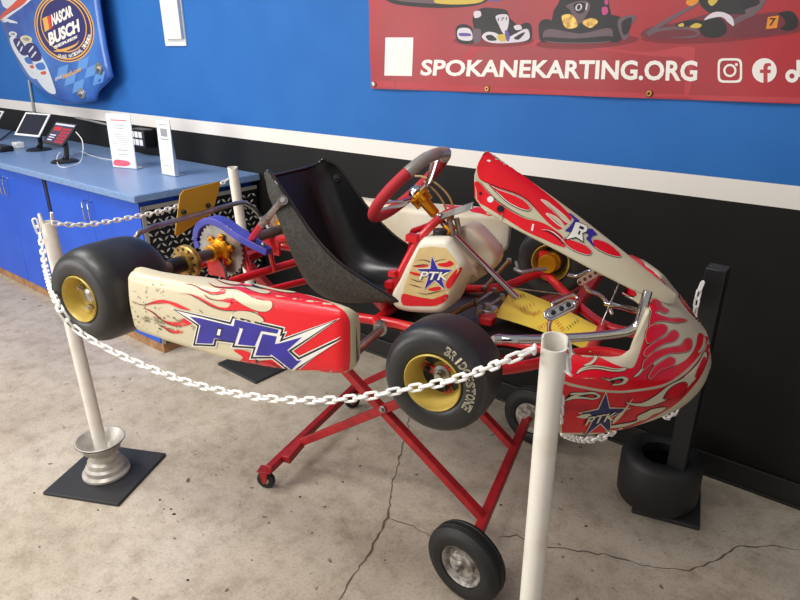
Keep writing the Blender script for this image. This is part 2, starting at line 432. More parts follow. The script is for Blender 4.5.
zs1, zs2 = 1.0983, 1.1754
mb = MB()
mb.add([(-13, 0, zs2), (3.5, 0, zs2), (3.5, 0, 3.4), (-13, 0, 3.4)], [(0, 1, 2, 3)], 0)
mb.add([(-13, 0, zs1), (3.5, 0, zs1), (3.5, 0, zs2), (-13, 0, zs2)], [(0, 1, 2, 3)], 1)
mb.add([(-13, 0, 0), (3.5, 0, 0), (3.5, 0, zs1), (-13, 0, zs1)], [(0, 1, 2, 3)], 2)
mb.add([(-13, .12, 0), (3.5, .12, 0), (3.5, .12, 3.4), (-13, .12, 3.4)], [(0, 3, 2, 1)], 2)
mb.add([(-13, 0, 3.4), (3.5, 0, 3.4), (3.5, .12, 3.4), (-13, .12, 3.4)], [(0, 1, 2, 3)], 0)
struct(mb.build('wall_back', ['blue_wall', 'white_stripe', 'black_wall'], smooth=False, fix=False), 'blue wall with a white painted stripe over a black lower half')
mb = MB()
mb.box((-4.75, -.007, .055), (16.5, .014, .094)); mb.box((-4.75, -.010, .006), (16.5, .02, .012))
struct(mb.build('baseboard_back', 'black_trim', bevel=.003))

# ================================================================== COUNTER
CT = .91; CX = -3.03; CY = -.777
mb = MB(); mb.box(((-7.2+CX)/2, CY/2-.001, CT-.02), (CX+7.2, -CY-.004, .04))
mb.v = [v+V(.05*(1+v.y/.777) if v.x > -4 else 0, 0, 0) for v in mb.v]; wt = mb.build('countertop', 'counter', bevel=.006)
tag(wt, 'long speckled blue laminate countertop against the wall', 'countertop')

def cabinet(x0, x1, label, end=False):
    t = thing('storage_cabinet', ((x0+x1)/2, -.37, 0), label, 'cabinet', 'blue cabinets under the countertop')
    o = V(-(x0+x1)/2, .37, 0); yf = CY+.035
    m = MB(); m.box(V((x0+x1)/2, -.36, .46)+o, (x1-x0-.004, -yf*2-.76+.0, .795)); m2 = m
    m = MB(); m.box(V((x0+x1)/2, (yf+.02-.006)/2, .465)+o, (x1-x0-.004, -(yf+.02)-.006, .808)); m.build('body', 'cabinet', t, .002)
    m = MB(); m.box(V((x0+x1)/2, (yf+.01-.01)/2, .03)+o, (x1-x0-.004, -(yf+.01)-.01, .058)); m.build('plinth', 'wood', t, .003)
    xm = (x0+x1)/2
    for a, b, sd in ((x0+.018, xm-.002, 1), (xm+.002, x1-(.006 if end else .018), -1)):
        m = MB(); m.box(V((a+b)/2, yf+.009, .463)+o, (b-a, .018, .8)); d = m.build('door', 'cabinet', t, .003)
        hx = (b-.03) if sd > 0 else (a+.03)
        m = MB(); P = [(hx, yf, .80), (hx, yf-.022, .80), (hx, yf-.03, .79), (hx, yf-.03, .70), (hx, yf-.022, .69), (hx, yf, .69)]
        m.tube([V(*p)+o for p in P], .0045, 8); m.build('handle', 'chrome', d)
    if end:
        m = MB(); L = -CY-.06; H = .78; xo = x1+.004
        m.box(V(x1+.002, -.02-L/2, .06+H/2)+o, (.004, L, H), mi=0)
        e = .022
        for c, dd in ((( -.02-L/2, .06+H-.008), (L, .022)), ((-.02-L+.008, .06+H/2), (.022, H))):
            m.box(V(xo+.001, c[0], c[1])+o, (.004, dd[0], dd[1]), mi=2)
        p = .034
        for i in range(int(L/p)):
            for j in range(int(H/p)):
                y = -.02-L+.03+i*p+(.5*p if j % 2 else 0); z = .075+j*p
                if y > -.03 or z > .06+H-.03: continue
                an = radians(42 if (i+j) % 2 else -42); du = V(0, cos(an), sin(an)); dv = V(0, -sin(an), cos(an)); c = V(xo, y, z)+o; h = V(.0022, 0, 0)
                a, b = .0165, .0066
                m.add([c-du*a, c-dv*b, c+du*a, c+dv*b, c-du*a*.45+h, c+du*a*.45+h], [(0, 1, 4), (1, 5, 4), (1, 2, 5), (2, 3, 5), (3, 4, 5), (3, 0, 4)], 1)
        m.v = [v+V(.05*(1+(v.y-.37)/.777), 0, 0) for v in m.v]; pl = m.build('end_panel', ['plate_dark', 'tread', 'alu_edge'], t, smooth=False); pl['label'] = 'diamond plate end panel'
    return t
XS = -4.118
cabinet(XS+.012, CX-.025, 'blue two-door cabinet at the counter end, with a diamond-plate side', True)
cabinet(2*XS-CX-.08, XS-.012, 'blue two-door cabinet second from the diamond-plate end of the counter')
cabinet(3*XS-2*CX-.17, 2*XS-CX-.104, 'blue two-door cabinet partly out of frame at the far left')
m = MB()
m.box((XS, CY+.045, .46), (.02, .02, .8)); m.box((XS-.003, CY+.037, .46), (.004, .006, .8), mi=1); m.box((XS+.004, CY+.037, .46), (.003, .006, .8), mi=1)
tag(m.build('joint_strip', ['cab_dark', 'black_plastic'], bevel=.001), 'narrow dark strip filling the gap between two blue cabinets', 'strip')

# ---- things on the counter
def kiosk(base_px, quad, P0, n, label, frame, screen, app=False, lean=True):
    b = W(base_px[0], base_px[1], 2, CT); t = thing('tablet_stand', b, label, 'tablet', 'tablets on the counter')
    m = MB(); m.lathe([(0, 0), (.083, 0), (.085, .006), (.07, .014), (.02, .02), (0, .02)], (0, 0, 0), (0, 0, 1), 36); m.build('base', 'black_plastic', t)
    q = [WP(a, c, P0, n)-b for a, c in quad]; nn = Vector(n).normalized(); cc = sum(q, V(0, 0, 0))/4
    m = MB(); m.tube(smooth_path([(0, 0, .015), V(0, 0, .07)-nn*.045, cc-nn*.06, cc-nn*.010], 5), .016, 12); m.build('neck', 'black_plastic', t)
    m = MB(); m.prism([p-nn*.009 for p in q], nn*.009); tb = m.build('tablet', frame, t, .003)
    m = MB(); k = [cc+(p-cc)*.86+nn*.0008 for p in q]; m.add(k, [(0, 1, 2, 3)], 0)
    def uvq(u, v): return quad_uv(k, u, v)
    if app:
        m.add([uvq(.0, .90)+nn*.0004, uvq(1, .90)+nn*.0004, uvq(1, .99)+nn*.0004, uvq(0, .99)+nn*.0004], [(0, 1, 2, 3)], 2)
        for i in range(3):
            for j in range(5):
                u, v = .52+i*.16, .06+j*.155
                m.add([uvq(u, v)+nn*.0004, uvq(u+.12, v)+nn*.0004, uvq(u+.12, v+.11)+nn*.0004, uvq(u, v+.11)+nn*.0004], [(0, 1, 2, 3)], 1)
        for u, v, a, c in ((.06, .62, .4, .2), (.06, .36, .32, .06), (.06, .25, .3, .05), (.06, .12, .26, .06)):
            m.add([uvq(u, v)+nn*.0004, uvq(u+a, v)+nn*.0004, uvq(u+a, v+c)+nn*.0004, uvq(u, v+c)+nn*.0004], [(0, 1, 2, 3)], 2 if v < .6 else 1)
    m.build('screen', [screen, 'screen_red', 'screen_white'], tb, smooth=False, fix=False)
    return t
kiosk((39, 150), [(14, 134.5), (39, 137), (50.5, 114), (25.5, 112)], W(34, 132, 1, -.42), (.45, -.62, .6), 'white-framed tablet with a dark blank screen on a black stand', 'white_plastic', 'screen_dark')
kiosk((65, 162), [(42, 143), (62, 147), (78, 124), (56, 121)], W(60, 140, 1, -.46), (.45, -.62, .6), 'black tablet on a stand showing a red and white app', 'black_plastic', 'screen_app', True)
kiosk((-18, 147), [(-30, 131), (-9, 133.5), (4, 111), (-18, 109)], W(-12, 128, 1, -.42), (.45, -.62, .6), 'white-framed tablet on a stand cut by the left picture edge', 'white_plastic', 'screen_dark')

def sign_stand(q, n, label, kind):
    b = (q[0]+q[1])/2; t = thing('sign_holder', b, label, 'sign', 'sign holders on the counter')
    n = Vector(n).normalized(); q = [p-b for p in q]; u = (q[1]-q[0]).normalized()
    m = MB(); m.prism([p-n*.003 for p in q], n*.003); bk = -n*.06; bk.z = 0
    m.prism([q[0], q[1], q[1]+bk, q[0]+bk], V(0, 0, .003)); m.build('holder', 'acrylic', t, .001)
    m = MB()
    def R(u0, u1, v0, v1, mi, o=.0012): m.add([quad_uv(q, a, c)+n*o for a, c in ((u0, v0), (u1, v0), (u1, v1), (u0, v1))], [(0, 1, 2, 3)], mi)
    if kind == 'letter':
        R(.03, .97, .02, .93, 0, .0006); R(.18, .82, .875, .895, 1); R(.3, .72, .79, .805, 2); R(.36, .68, .735, .75, 2)
        for k in range(6): R(.14, .86-.07*(k % 3), .62-k*.035, .628-k*.035, 2)
        R(.3, .72, .33, .345, 2); R(.34, .7, .25, .262, 2)
        m.add([quad_uv(q, a, c)+n*.0012 for a, c in sm([(.05, .05), (.3, .03), (.6, .04), (.75, .08), (.7, .13), (.4, .15), (.12, .14)])], [tuple(range(28))], 1)
    else:
        R(.03, .97, .02, .97, 0, .0006); R(.26, .74, .70, .84, 2); R(.2, .8, .90, .915, 2); R(.2, .8, .18, .66, 3)
        R(.2, .8, .64, .66, 2); R(.2, .8, .17, .18, 2)
    m.build('paper', ['paper', 'pink_print', 'paper_grey', 'paper'], t, smooth=False, fix=False)
def qn(a, b, h, lean):
    d = (b-a); d.z = 0; n = V(d.y, -d.x, 0).normalized()
    up = (V(0, 0, 1)*cos(lean)-n*sin(lean))*h
    return [a, b, b+up, a+up], n*cos(lean)+V(0, 0, sin(lean))
a, b = W(113, 167, 2, CT+.003), W(137, 169, 2, CT+.003); q, n = qn(a, b, .32, radians(2)); sign_stand(q, n, 'white letter with pink heading in a clear counter sign holder', 'letter')
a, b = W(162, 174, 2, CT+.003), W(175.5, 176.5, 2, CT+.003); q, n = qn(a, b, .312, radians(2)); sign_stand(q, n, 'narrow clear sign holder at the counter end, grey header on its card', 'qr')

t = thing('light_block', W(143, 137, 1, -.045)-V(0, 0, .06), 'black box with a grid of white lenses on the wall behind the letter sign', 'lamp')
m = MB(); m.box((0, 0, .055), (.17, .086, .12)); m.build('housing', 'black_plastic', t, .008)
for i in range(2):
    for j in range(3):
        m = MB(); m.box((-.052+j*.048, -.044, .03+i*.05), (.038, .006, .04)); m.build('lens', 'led', t, .004)
t = thing('power_adapter', W(19, 148, 2, CT), 'white plug adapter lying behind the white-framed tablet', 'adapter')
m = MB(); m.box((0, 0, .022), (.075, .06, .044)); m.build('body', 'white_plastic', t, .006)
m = MB(); m.box((-.055, .01, .018), (.04, .04, .034)); m.build('plug', 'white_plastic', t, .005)
t = thing('card_reader', W(3, 151, 2, CT), 'small black payment box on the counter at the left edge', 'box')
m = MB(); m.box((0, 0, .02), (.16, .1, .04)); m.build('body', 'black_plastic', t, .012)
m = MB(); c = W(3, 151, 2, CT)
m.tube(smooth_path([W(0, 140, 2, CT+.006), W(12, 131, 2, CT+.006), W(20, 128, 2, CT+.006), W(26, 127, 2, CT+.006)], 6), .004, 8)
tag(m.build('power_cable', 'black_plastic'), 'short black cable running back on the counter beside the black box', 'cable')
m = MB(); m.tube(smooth_path([W(76, 132, 1, -.46), W(82, 140, 1, -.47), W(83, 151, 1, -.5), W(80, 162, 2, CT+.006), W(68, 167, 2, CT+.006), W(59, 166, 2, CT+.006), W(57, 158, 2, CT+.02), W(60, 152, 1, -.5)], 8), .003, 8)
tag(m.build('charging_cable', 'white_plastic'), 'white charging cable looping round the red-screen tablet', 'cable')
m = MB(); m.tube(smooth_path([W(72, 154, 2, CT+.003), W(82, 152, 2, CT+.003), W(90, 155, 2, CT+.003), W(100, 158, 2, CT+.003), W(113, 160, 2, CT+.003)], 8), .0025, 8)
tag(m.build('charging_cable', 'white_plastic'), 'thin white cable lying flat toward the letter sign', 'cable')
m = MB(); m.tube([W(26, 60, 1, -.012), W(33, 105, 1, -.012), W(34, 111, 1, -.012)], .011, 12)
m.tube([W(34, 111, 1, -.012), W(35, 122, 1, -.012)], .013, 12)
tag(m.build('wall_conduit', 'conduit'), 'grey metal conduit running down the wall under the car hood', 'pipe')
m = MB(); m.tube([W(76, 117.5, 1, -.012), W(107, 124.5, 1, -.012)], .008, 10)
tag(m.build('wall_cable', 'conduit'), 'thin grey cable along the wall behind the tablets', 'cable')

# ================================================================== WALL SIGN
t = thing('wall_sign', W(172, 40, 1, 0), 'white framed notice card mounted high on the blue wall', 'sign')
b = t.location.copy()
m = MB(); q = [W(166.5, 46, 1, -.004), W(187, 46, 1, -.004)]; hx = q[1].x-q[0].x; x0 = q[0].x; z0 = q[0].z; H = .75
m.box(V(x0+hx/2, -.0055, z0+H/2)-b, (hx, .011, H)); m.build('backing', 'white_plastic', t, .002)
m = MB(); m.box(V(x0+hx*.58, -.022, z0+.025+H/2)-b, (hx*.80, .02, H-.03)); m.build('holder', 'acrylic', t, .002)
m = MB(); P = lambda u, v: V(x0+hx*.18+hx*.80*u, -.0326, z0+.04+v)-b
def R(u0, u1, v0, v1, mi, o=0): m.add([P(u0, v0)+V(0, -o, 0), P(u1, v0)+V(0, -o, 0), P(u1, v1)+V(0, -o, 0), P(u0, v1)+V(0, -o, 0)], [(0, 1, 2, 3)], mi)
R(.02, .98, .0, H-.06, 0); R(.1, .9, .255, .285, 1, .0005); R(.1, .32, .225, .232, 2, .0005); R(.7, .92, .225, .232, 2, .0005)
for k in range(5): R(.1, .9, .33+k*.05, .345+k*.05, 2, .0005)
m.build('paper', ['paper', 'cab_dark', 'paper_grey'], t, smooth=False, fix=False)

# ================================================================== BANNER
YB = -.012
t = thing('wall_banner', W(600, 95, 1, YB), 'large red vinyl banner printed with kart photos and a web address', 'banner')
b = t.location.copy()
bl, br = W(371, 88.5, 1, YB), W(800, 103.8, 1, YB)
ex = (br-bl)/(br.x-bl.x)
BR = bl+ex*2.9; TL = V(bl.x+.0, YB, 2.35); TR = V(BR.x, YB, 2.40)
m = MB(); rows = []
for j in range(12):
    r = []
    for i in range(40):
        p = quad_uv([bl, BR, TR, TL], i/39, j/11); p.y += -.004*sin(i*.9+j*.3)*(1-j/11)+.002*sin(j*2+i*.2); r.append(p-b)
    rows.append(r)
m.solid(rows, .001, 0); m.tri()
bvB = BVHTree.FromPolygons([v+b for v in m.v], m.f)
class WB(MB): pass
g = MB()
def bp(poly, mi, off=.0006, s=True, gg=8): paint(g, bvB, sm(poly) if s else poly, mi, off, gg, False)
names = ['white_ink', 'kart_black', 'kart_grey', 'kart_white', 'kart_yellow', 'kart_orange', 'kart_pink', 'kart_maroon', 'kart_purple', 'banner_swirl', 'banner_dark', 'hub_gold', 'black_ink', 'grip_grey']
I = {n: i for i, n in enumerate(names)}
# background swirls of the print
bp([(462, 60), (470, 48), (480, 44), (520, 42), (560, 40), (640, 52), (690, 46), (694, 60), (690, 92), (684, 92), (686, 60), (650, 56), (560, 46), (490, 48), (474, 54), (468, 62)], I['banner_swirl'], .0004)
bp([(374, 80), (470, 86), (560, 90), (690, 95), (820, 98), (820, 103), (690, 100), (560, 95), (470, 91), (374, 87)], I['banner_swirl'], .0003, False)
bp([(386, 0), (400, 5), (440, 8), (478, 5), (482, -4), (386, -4)], I['kart_black'], .0006); bp([(400, 1), (440, 4), (476, 3), (480, -3), (402, -3)], I['kart_grey'], .0009); bp([(436, 3), (458, 4.5), (480, 2.5), (482, -3), (440, -2)], I['kart_yellow'], .001)
# kart seen from the front, number plate 171
bp([(453, 40), (470, 46), (500, 47), (525, 45), (534, 40), (520, 35), (480, 34)], I['banner_dark'], .0005)
bp([(456, 28), (463, 24), (472, 28), (474, 42), (464, 44), (457, 40)], I['kart_black'], .0008)
bp([(521, 25), (529, 23), (532, 30), (531, 40), (524, 42), (520, 36)], I['kart_black'], .0008)
bp([(473, 24), (474, 14), (482, 8), (493, 8), (506, 10), (510, 18), (519, 27), (524, 34), (500, 38), (480, 38)], I['kart_black'], .0007)
bp([(487, 0), (500, 1), (503, -6), (484, -6)], I['kart_purple'], .0009)
bp([(474, 12), (480, 11), (481, 16), (475, 18)], I['kart_white'], .001)
bp([(496, 16), (507, 14.5), (509, 22), (506, 33), (503, 33), (499, 25)], I['kart_white'], .0012)
bp([(514, 26), (520, 25), (522, 29), (516, 30)], I['kart_white'], .0011)
bp([(473, 30), (474, 42), (480, 42), (481, 30)], I['kart_grey'], .0011)
bp([(458.5, 29), (470, 29), (472, 40), (459, 39)], I['kart_white'], .0012); bp([(460, 33), (470, 33.5), (470.5, 36), (460, 36)], I['kart_purple'], .0014)
bp([(482, 37), (487, 32), (496, 33), (505, 38), (515, 34), (525, 29), (529, 31), (528, 40), (508, 43), (490, 42.5)], I['kart_white'], .0013)
bp([(497, 36), (504, 34), (508, 37), (506, 41), (500, 41)], I['kart_yellow'], .0015); bp([(505, 31), (508, 31), (510, 36), (509, 41), (506.5, 40)], I['kart_purple'], .0016)
bp([(486, 36), (492, 35), (497, 40), (489, 40.5)], I['kart_black'], .0015); bp([(514, 38), (522, 33), (525, 33), (519, 39.5)], I['kart_black'], .0015)
write_on(g, bvB, '171', [(498, 21), (507, 20), (507, 17), (498, 18)], I['kart_black'], .0018, kart=False)
# kart seen from the front, number 01
bp([(536, 45), (560, 49), (600, 48), (634, 42), (630, 36), (560, 36)], I['banner_dark'], .0005)
bp([(539, 24), (546, 19), (553, 23), (554, 38), (546, 42), (540, 40)], I['kart_black'], .0008); bp([(608, 17), (618, 16), (622, 22), (621, 40), (611, 42), (607, 34)], I['kart_black'], .0008)
bp([(553, 14), (558, 4), (566, -5), (604, -5), (609, 6), (612, 24), (602, 32), (556, 32)], I['kart_black'], .0007)
bp([(566, 6), (575, 2), (587, 1), (590, 8), (582, 22), (577, 22), (570, 10)], I['kart_grey'], .001); bp([(574, 4), (585, 3), (584, 12), (577, 13)], I['kart_black'], .0012)
write_on(g, bvB, '01', [(575, 11), (587, 10), (588, 3), (576, 4)], I['kart_white'], .0016, kart=False)
bp([(602, 8), (607, 7), (608, 13), (603, 15)], I['kart_pink'], .0012); bp([(605, -3), (608, -3), (608, 4), (605, 4)], I['kart_pink'], .0012)
bp([(562, 16), (572, 15), (578, 26), (566, 28)], I['hub_gold'], .0011); bp([(582, 22), (592, 18), (598, 22), (590, 28)], I['hub_gold'], .0011)
bp([(543, 34), (550, 29), (575, 33), (585, 33), (608, 28), (613, 33), (608, 42), (575, 43.5), (548, 42)], I['kart_grey'], .0013); bp([(546, 37), (575, 38.5), (610, 36), (608, 41), (575, 42.5), (548, 41)], I['kart_black'], .0015)
bp([(618, 20), (633, 15), (636, 19), (630, 27), (628, 38), (622, 38)], I['kart_grey'], .001); bp([(622, 22), (632, 18), (628, 33), (623, 34)], I['kart_black'], .0012)
# kart seen from the side, number 7
bp([(642, 38), (660, 43), (710, 43), (760, 38), (800, 32), (800, 26), (700, 34)], I['banner_dark'], .0005)
bp([(642, 37), (643, 31), (655, 26), (680, 22), (700, 16), (720, 12), (740, 15), (760, 14), (776, 12), (796, 17), (800, 26), (790, 32), (750, 37), (710, 38.5), (660, 39)], I['kart_maroon'], .0007)
bp([(700, 4), (706, -5), (750, -5), (760, 4), (752, 14), (730, 14), (712, 14)], I['kart_black'], .0008)
bp([(778, 14), (790, 11), (797, 17), (797, 27), (788, 31), (779, 27)], I['kart_black'], .001); bp([(702, 24), (710, 18), (722, 19), (727, 30), (720, 37), (706, 37), (700, 31)], I['kart_black'], .001)
bp([(690, 6), (694, 1), (699, 4), (672, 20), (650, 33), (648, 31), (668, 18)], I['kart_grey'], .001); bp([(686, 3), (690, -4), (700, -4), (697, 3), (691, 6)], I['kart_orange'], .0012)
bp([(648, 34), (660, 28), (690, 27), (700, 33), (690, 38), (655, 37)], I['kart_grey'], .0009); bp([(650, 35), (668, 30), (690, 30), (696, 35), (660, 38)], I['kart_maroon'], .0011)
bp([(704, 20), (712, 13), (722, 12), (732, 17), (734, 26), (729, 23), (722, 17), (712, 18)], I['kart_white'], .0013); bp([(733, 20), (745, 14), (756, 14), (744, 20), (736, 25)], I['kart_grey'], .0012)
bp([(676, 24), (690, 20), (704, 21), (702, 25), (688, 26), (680, 28)], I['kart_black'], .0011); bp([(678, 25), (683, 23), (684, 26), (680, 27)], I['kart_yellow'], .0014); bp([(696, 23), (702, 25), (698, 28), (690, 27)], I['kart_yellow'], .0014)
bp([(736, 24), (760, 17), (780, 15), (784, 26), (760, 33), (738, 35)], I['kart_maroon'], .0012); bp([(708, 1), (714, -4), (718, 0), (712, 6)], I['kart_yellow'], .0012)
bp([(745, 10), (758, 5), (762, -2), (766, 0), (760, 10), (750, 16)], I['kart_grey'], .0011)
bp([(768, 17), (779, 15.5), (777, 28), (766, 29)], I['kart_orange'], .0014, False); write_on(g, bvB, '7', [(769, 26), (775, 26), (776, 18), (770, 18)], I['kart_black'], .0018, .02, kart=False)
# code panel left blank white, web address and icons
bp([(385.5, 37.5), (413.5, 37.5), (412, 76), (384.5, 75.5)], I['white_ink'], .0008, False)
write_on(g, bvB, 'SPOKANEKARTING.ORG', [(420.5, 75.5), (697.5, 81.5), (697.5, 60.5), (421.5, 59.5)], I['white_ink'], .0012, .03, .05, kart=False)
def ring(cx, cy, r0, r1, mi, off, n=30, sq=0):
    def c(r): return [(cx+r*(abs(cos(a))**(1-sq))*(1 if cos(a) > 0 else -1), cy+r*(abs(sin(a))**(1-sq))*(1 if sin(a) > 0 else -1)) for a in [2*pi*k/n for k in range(n)]]
    A, B = c(r0), c(r1)
    for k in range(n): paint(g, bvB, [A[k], B[k], B[(k+1) % n], A[(k+1) % n]], mi, off, 0, False)
ring(730, 70.5, 10, 12.3, 0, .0012, 40, .62); ring(730, 70.5, 4.4, 6.6, 0, .0012); ring(736.5, 64.5, .01, 1.5, 0, .0012, 12)
ring(764.5, 70.5, .01, 12.3, 0, .0012, 36)
bp([(763.5, 83), (763.5, 73), (760, 73), (760, 69.5), (763.5, 69.5), (763.5, 66.5), (765, 63.5), (768.5, 63), (771, 63.4), (771, 66), (768.6, 66.2), (767.6, 67.5), (767.6, 69.5), (771, 69.7), (770.4, 73.2), (767.6, 73), (767.6, 83)], 9, .0016, False, 0)
ring(792, 76, 2.6, 6.6, 0, .0012, 30); bp([(796.5, 60), (800, 60), (802, 65), (806, 68), (806, 72), (800, 69), (800, 77), (796.5, 77)], 0, .0012, False)
m.m = [0]*len(m.f)
o = len(m.v); m.v += [v-b for v in g.v]; m.f += [tuple(i+o for i in f) for f in g.f]; m.m += [k+1 for k in g.m]
m.build('sheet', ['banner']+names, t, fix=False)
for a, c in ((374, 84.5), (487, 88.8), (649, 93.5)):
    q = W(a, c, 1, YB-.006)-b; m = MB(); m.lathe([(.004, 0), (.005, .003), (.009, .003), (.011, 0), (.009, -.003)], q, (0, -1, 0), 20); gr = m.build('grommet', 'hub_gold', t)
m = MB(); m.lathe([(0, .004), (.01, .003), (.012, 0)], W(373, 84, 1, YB-.008)-b, (0, -1, 0), 16); m.build('screw', 'steel', t)

# ================================================================== CAR HOOD ON THE WALL
YH = -.11
t = thing('car_hood', W(60, 50, 1, 0), 'blue race car hood hung on the wall, beer cans and round series emblem on it', 'car hood')
b = t.location.copy()
edge = [(0, 21), (9, 45), (20, 68), (27, 79), (38, 89), (52, 98), (64, 103), (75, 104), (90, 102), (95.5, 100), (96, 94), (100, 88), (107, 82), (111.5, 77), (109, 66), (105, 46), (101, 22), (98, 0)]
P3 = [W(a, c, 1, YH) for a, c in edge]
P3 += [V(P3[-1].x+.02, YH, 2.25), V(P3[-1].x-.15, YH, 2.62), V(-5.1, YH, 2.72), V(-5.95, YH, 2.55), V(-6.05, YH, 2.1)]
cen = V(-5.0, YH, 1.85); rows = []
for k, s in enumerate([1.0, 1.0, .985, .95, .8, .6, .4, .2, .02]):
    dy = [.016, .006, -.006, -.014, -.022, -.027, -.03, -.032, -.033][k]
    rows.append([(cen+(p-cen)*s+V(0, dy, 0))-b for p in P3+[P3[0]]])
m = MB(); m.grid(rows, 0); m.add([rows[-1][k] for k in range(len(P3))], [tuple(range(len(P3)))]); m.grid([[p for p in rows[0]], [p+V((cen.x-b.x-p.x)*.03, 0, (cen.z-b.z-p.z)*.03) for p in rows[0]]], 0)
m.tri(); bvH = BVHTree.FromPolygons([v+b for v in m.v], m.f)
g = MB(); nm = ['hood_light', 'hood_white', 'hood_orange', 'hood_navy', 'hood_gold', 'white_ink', 'grip_grey', 'hood_blue', 'red_ink', 'black_ink', 'cream_ink']
J = {n: i for i, n in enumerate(nm)}
def hp(poly, n, off=.001, s=True, gg=6): paint(g, bvH, sm(poly) if s else poly, J[n], off, gg, False)
hp([(1, 0), (4, 7), (12, 9), (25, 3), (33, -6), (0, -6)], 'hood_white', .001); hp([(1, 20), (10, 12), (25, 3), (33, -6), (24, -6), (12, 5), (2, 14)], 'hood_orange', .0016); hp([(0, 23), (2, 22), (16, 12), (28, 3), (36, -5), (32, -6), (24, 4), (10, 13), (1, 20)], 'hood_white', .0019)
for i in range(6):
    for j in range(5):
        if (i+j) % 2: continue
        a = lambda u, v: (52+u*10.2+v*2.2-.0*v, 101-u*4.8-v*11+.35*u*u*.0+u*1.0)
        q = [a(i, j), a(i+1, j), a(i+1, j+1), a(i, j+1)]
        if all(55 < p[0] < 109 and p[1] > 52 and p[1] < 100-(0 if p[0] < 95 else (p[0]-95)*1.6) for p in q): hp(q, 'hood_light', .001, False)
def ell(cx, cy, a, c, rot, n=48): return [(cx+a*cos(k*2*pi/n)*cos(rot)-c*sin(k*2*pi/n)*sin(rot), cy+a*cos(k*2*pi/n)*sin(rot)+c*sin(k*2*pi/n)*cos(rot)) for k in range(n)]
cx, cy, rt = 64.5, 27.5, radians(68)
for k, (s, n) in enumerate(((1., 'hood_gold'), (.965, 'hood_navy'), (.93, 'hood_gold'), (.885, 'hood_navy'))): hp(ell(cx, cy, 35.5*s, 29*s, rt), n, .0012+k*.0004, False)
for k, (s, n) in enumerate(((.80, 'hood_gold'), (.765, 'hood_navy'))): hp(ell(cx-.5, cy-2.5, 35*s, 28*s, rt), n, .0030+k*.0004, False)
hp([(43, 18.5), (48, 16), (50, 29), (45.5, 32)], 'hood_gold', .004, False); hp([(47.5, 16.4), (49.8, 15.5), (52.6, 28), (50, 29.5)], 'hood_orange', .0042, False); hp([(49.6, 15.6), (51, 15), (53.5, 27.5), (52.4, 28.3)], 'red_ink', .0044, False)
write_on(g, bvH, 'NASCAR', [(53, 26.5), (74, 16), (71, 5), (50.5, 15)], J['white_ink'], .0046, .05, .25, False)
write_on(g, bvH, 'BUSCH', [(50.5, 46), (80.5, 31.5), (79, 18.5), (48.5, 33)], J['white_ink'], .0046, .05, 0, False)
write_on(g, bvH, 'SERIES', [(55, 49), (78, 38), (78, 35), (54.5, 46)], J['white_ink'], .0046, .04, 0, False)
hp([(54, 51), (64, 51.5), (76, 46), (80, 40), (76, 44), (66, 48)], 'hood_gold', .0044)
arc = 'GRAND NATIONAL DIVISION'
for k, ch in enumerate(arc):
    if ch == ' ': continue
    th = radians(101-k*3.9)
    ca = lambda r, th: (cx+r*29.5*cos(th), cy+.5+r*31.5*sin(th))
    dt = radians(1.75)
    write_on(g, bvH, ch, [ca(.965, th+dt), ca(.965, th-dt), ca(.845, th-dt), ca(.845, th+dt)], J['white_ink'], .005, .03, 0, False)
write_on(g, bvH, 'drink', [(55.5, 81), (63, 78), (62.5, 74), (55, 77)], J['white_ink'], .0022, 0, 0, False)
write_on(g, bvH, 'busch.com', [(63.5, 79), (81.5, 71), (81, 66.5), (63, 73.5)], J['hood_gold'], .0022, .03, 0, False)
for (q, tx, ty, w) in (([(10, 38), (16.5, 37), (24, 46), (33, 62), (38, 74), (36, 79), (30, 76), (22, 64), (13, 49)], 13.2, 34, 4.2), ([(21, 42.5), (32, 42), (38, 50), (47, 66), (53, 82), (56, 93), (50, 93), (42, 86), (31, 70), (24, 55)], 26.4, 39.2, 6.2)):
    hp(q, 'hood_white', .0014); qq = [Vector(a) for a in q]
    c0 = Vector((tx, ty)); d = (sum((qq[k] for k in range(len(q)//2, len(q)//2+2)), Vector((0, 0)))/2-c0).normalized(); n2 = Vector((-d.y, d.x))
    hp([tuple(c0+d*7-n2*w*.8), tuple(c0+d*6+n2*w*.75), tuple(c0+d*22+n2*w*.7), tuple(c0+d*24-n2*w*.9)], 'hood_navy', .0018)
    for k in range(2): hp([tuple(c0+d*(9+k*6)-n2*w*.45), tuple(c0+d*(12+k*6)+n2*w*.5), tuple(c0+d*(13.2+k*6)+n2*w*.45), tuple(c0+d*(10.6+k*6)-n2*w*.5)], 'hood_white', .0022)
    hp([tuple(c0+d*28-n2*w*.7), tuple(c0+d*27+n2*w*.5), tuple(c0+d*33+n2*w*.4), tuple(c0+d*35-n2*w*.7)], 'hood_blue', .0018); hp([tuple(c0+d*37-n2*w*.5), tuple(c0+d*36+n2*w*.3), tuple(c0+d*39+n2*w*.2), tuple(c0+d*40-n2*w*.4)], 'hood_orange', .0018)
    hp(ell(tx, ty, w*1.0, w*.6, .15, 24), 'cream_ink' if tx > 20 else 'hood_white', .002, False); hp(ell(tx, ty, w*.55, w*.3, .15, 20), 'grip_grey', .0024, False)
o = len(m.v); m.v += [v-b for v in g.v]; m.f += [tuple(i+o for i in f) for f in g.f]; m.m += [k+1 for k in g.m]
m.build('panel', ['hood_blue']+nm, t, fix=False)
for zz in (1.55, 2.2):
    m = MB(); m.box(V(-5.0, -.055, zz)-b, (.5, .10, .05)); m.build('wall_bracket', 'black_plastic', t)
for a, c in ((99.3, 68.5), (82, 93.5)):
    q = _project(bvH, [(a, c)], .0, False)[0]-b; m = MB(); m.lathe([(0, .03), (.012, .028), (.02, .012), (.036, .008), (.04, 0)], q, (0, -1, 0), 20); m.build('hood_pin', 'zinc', t)

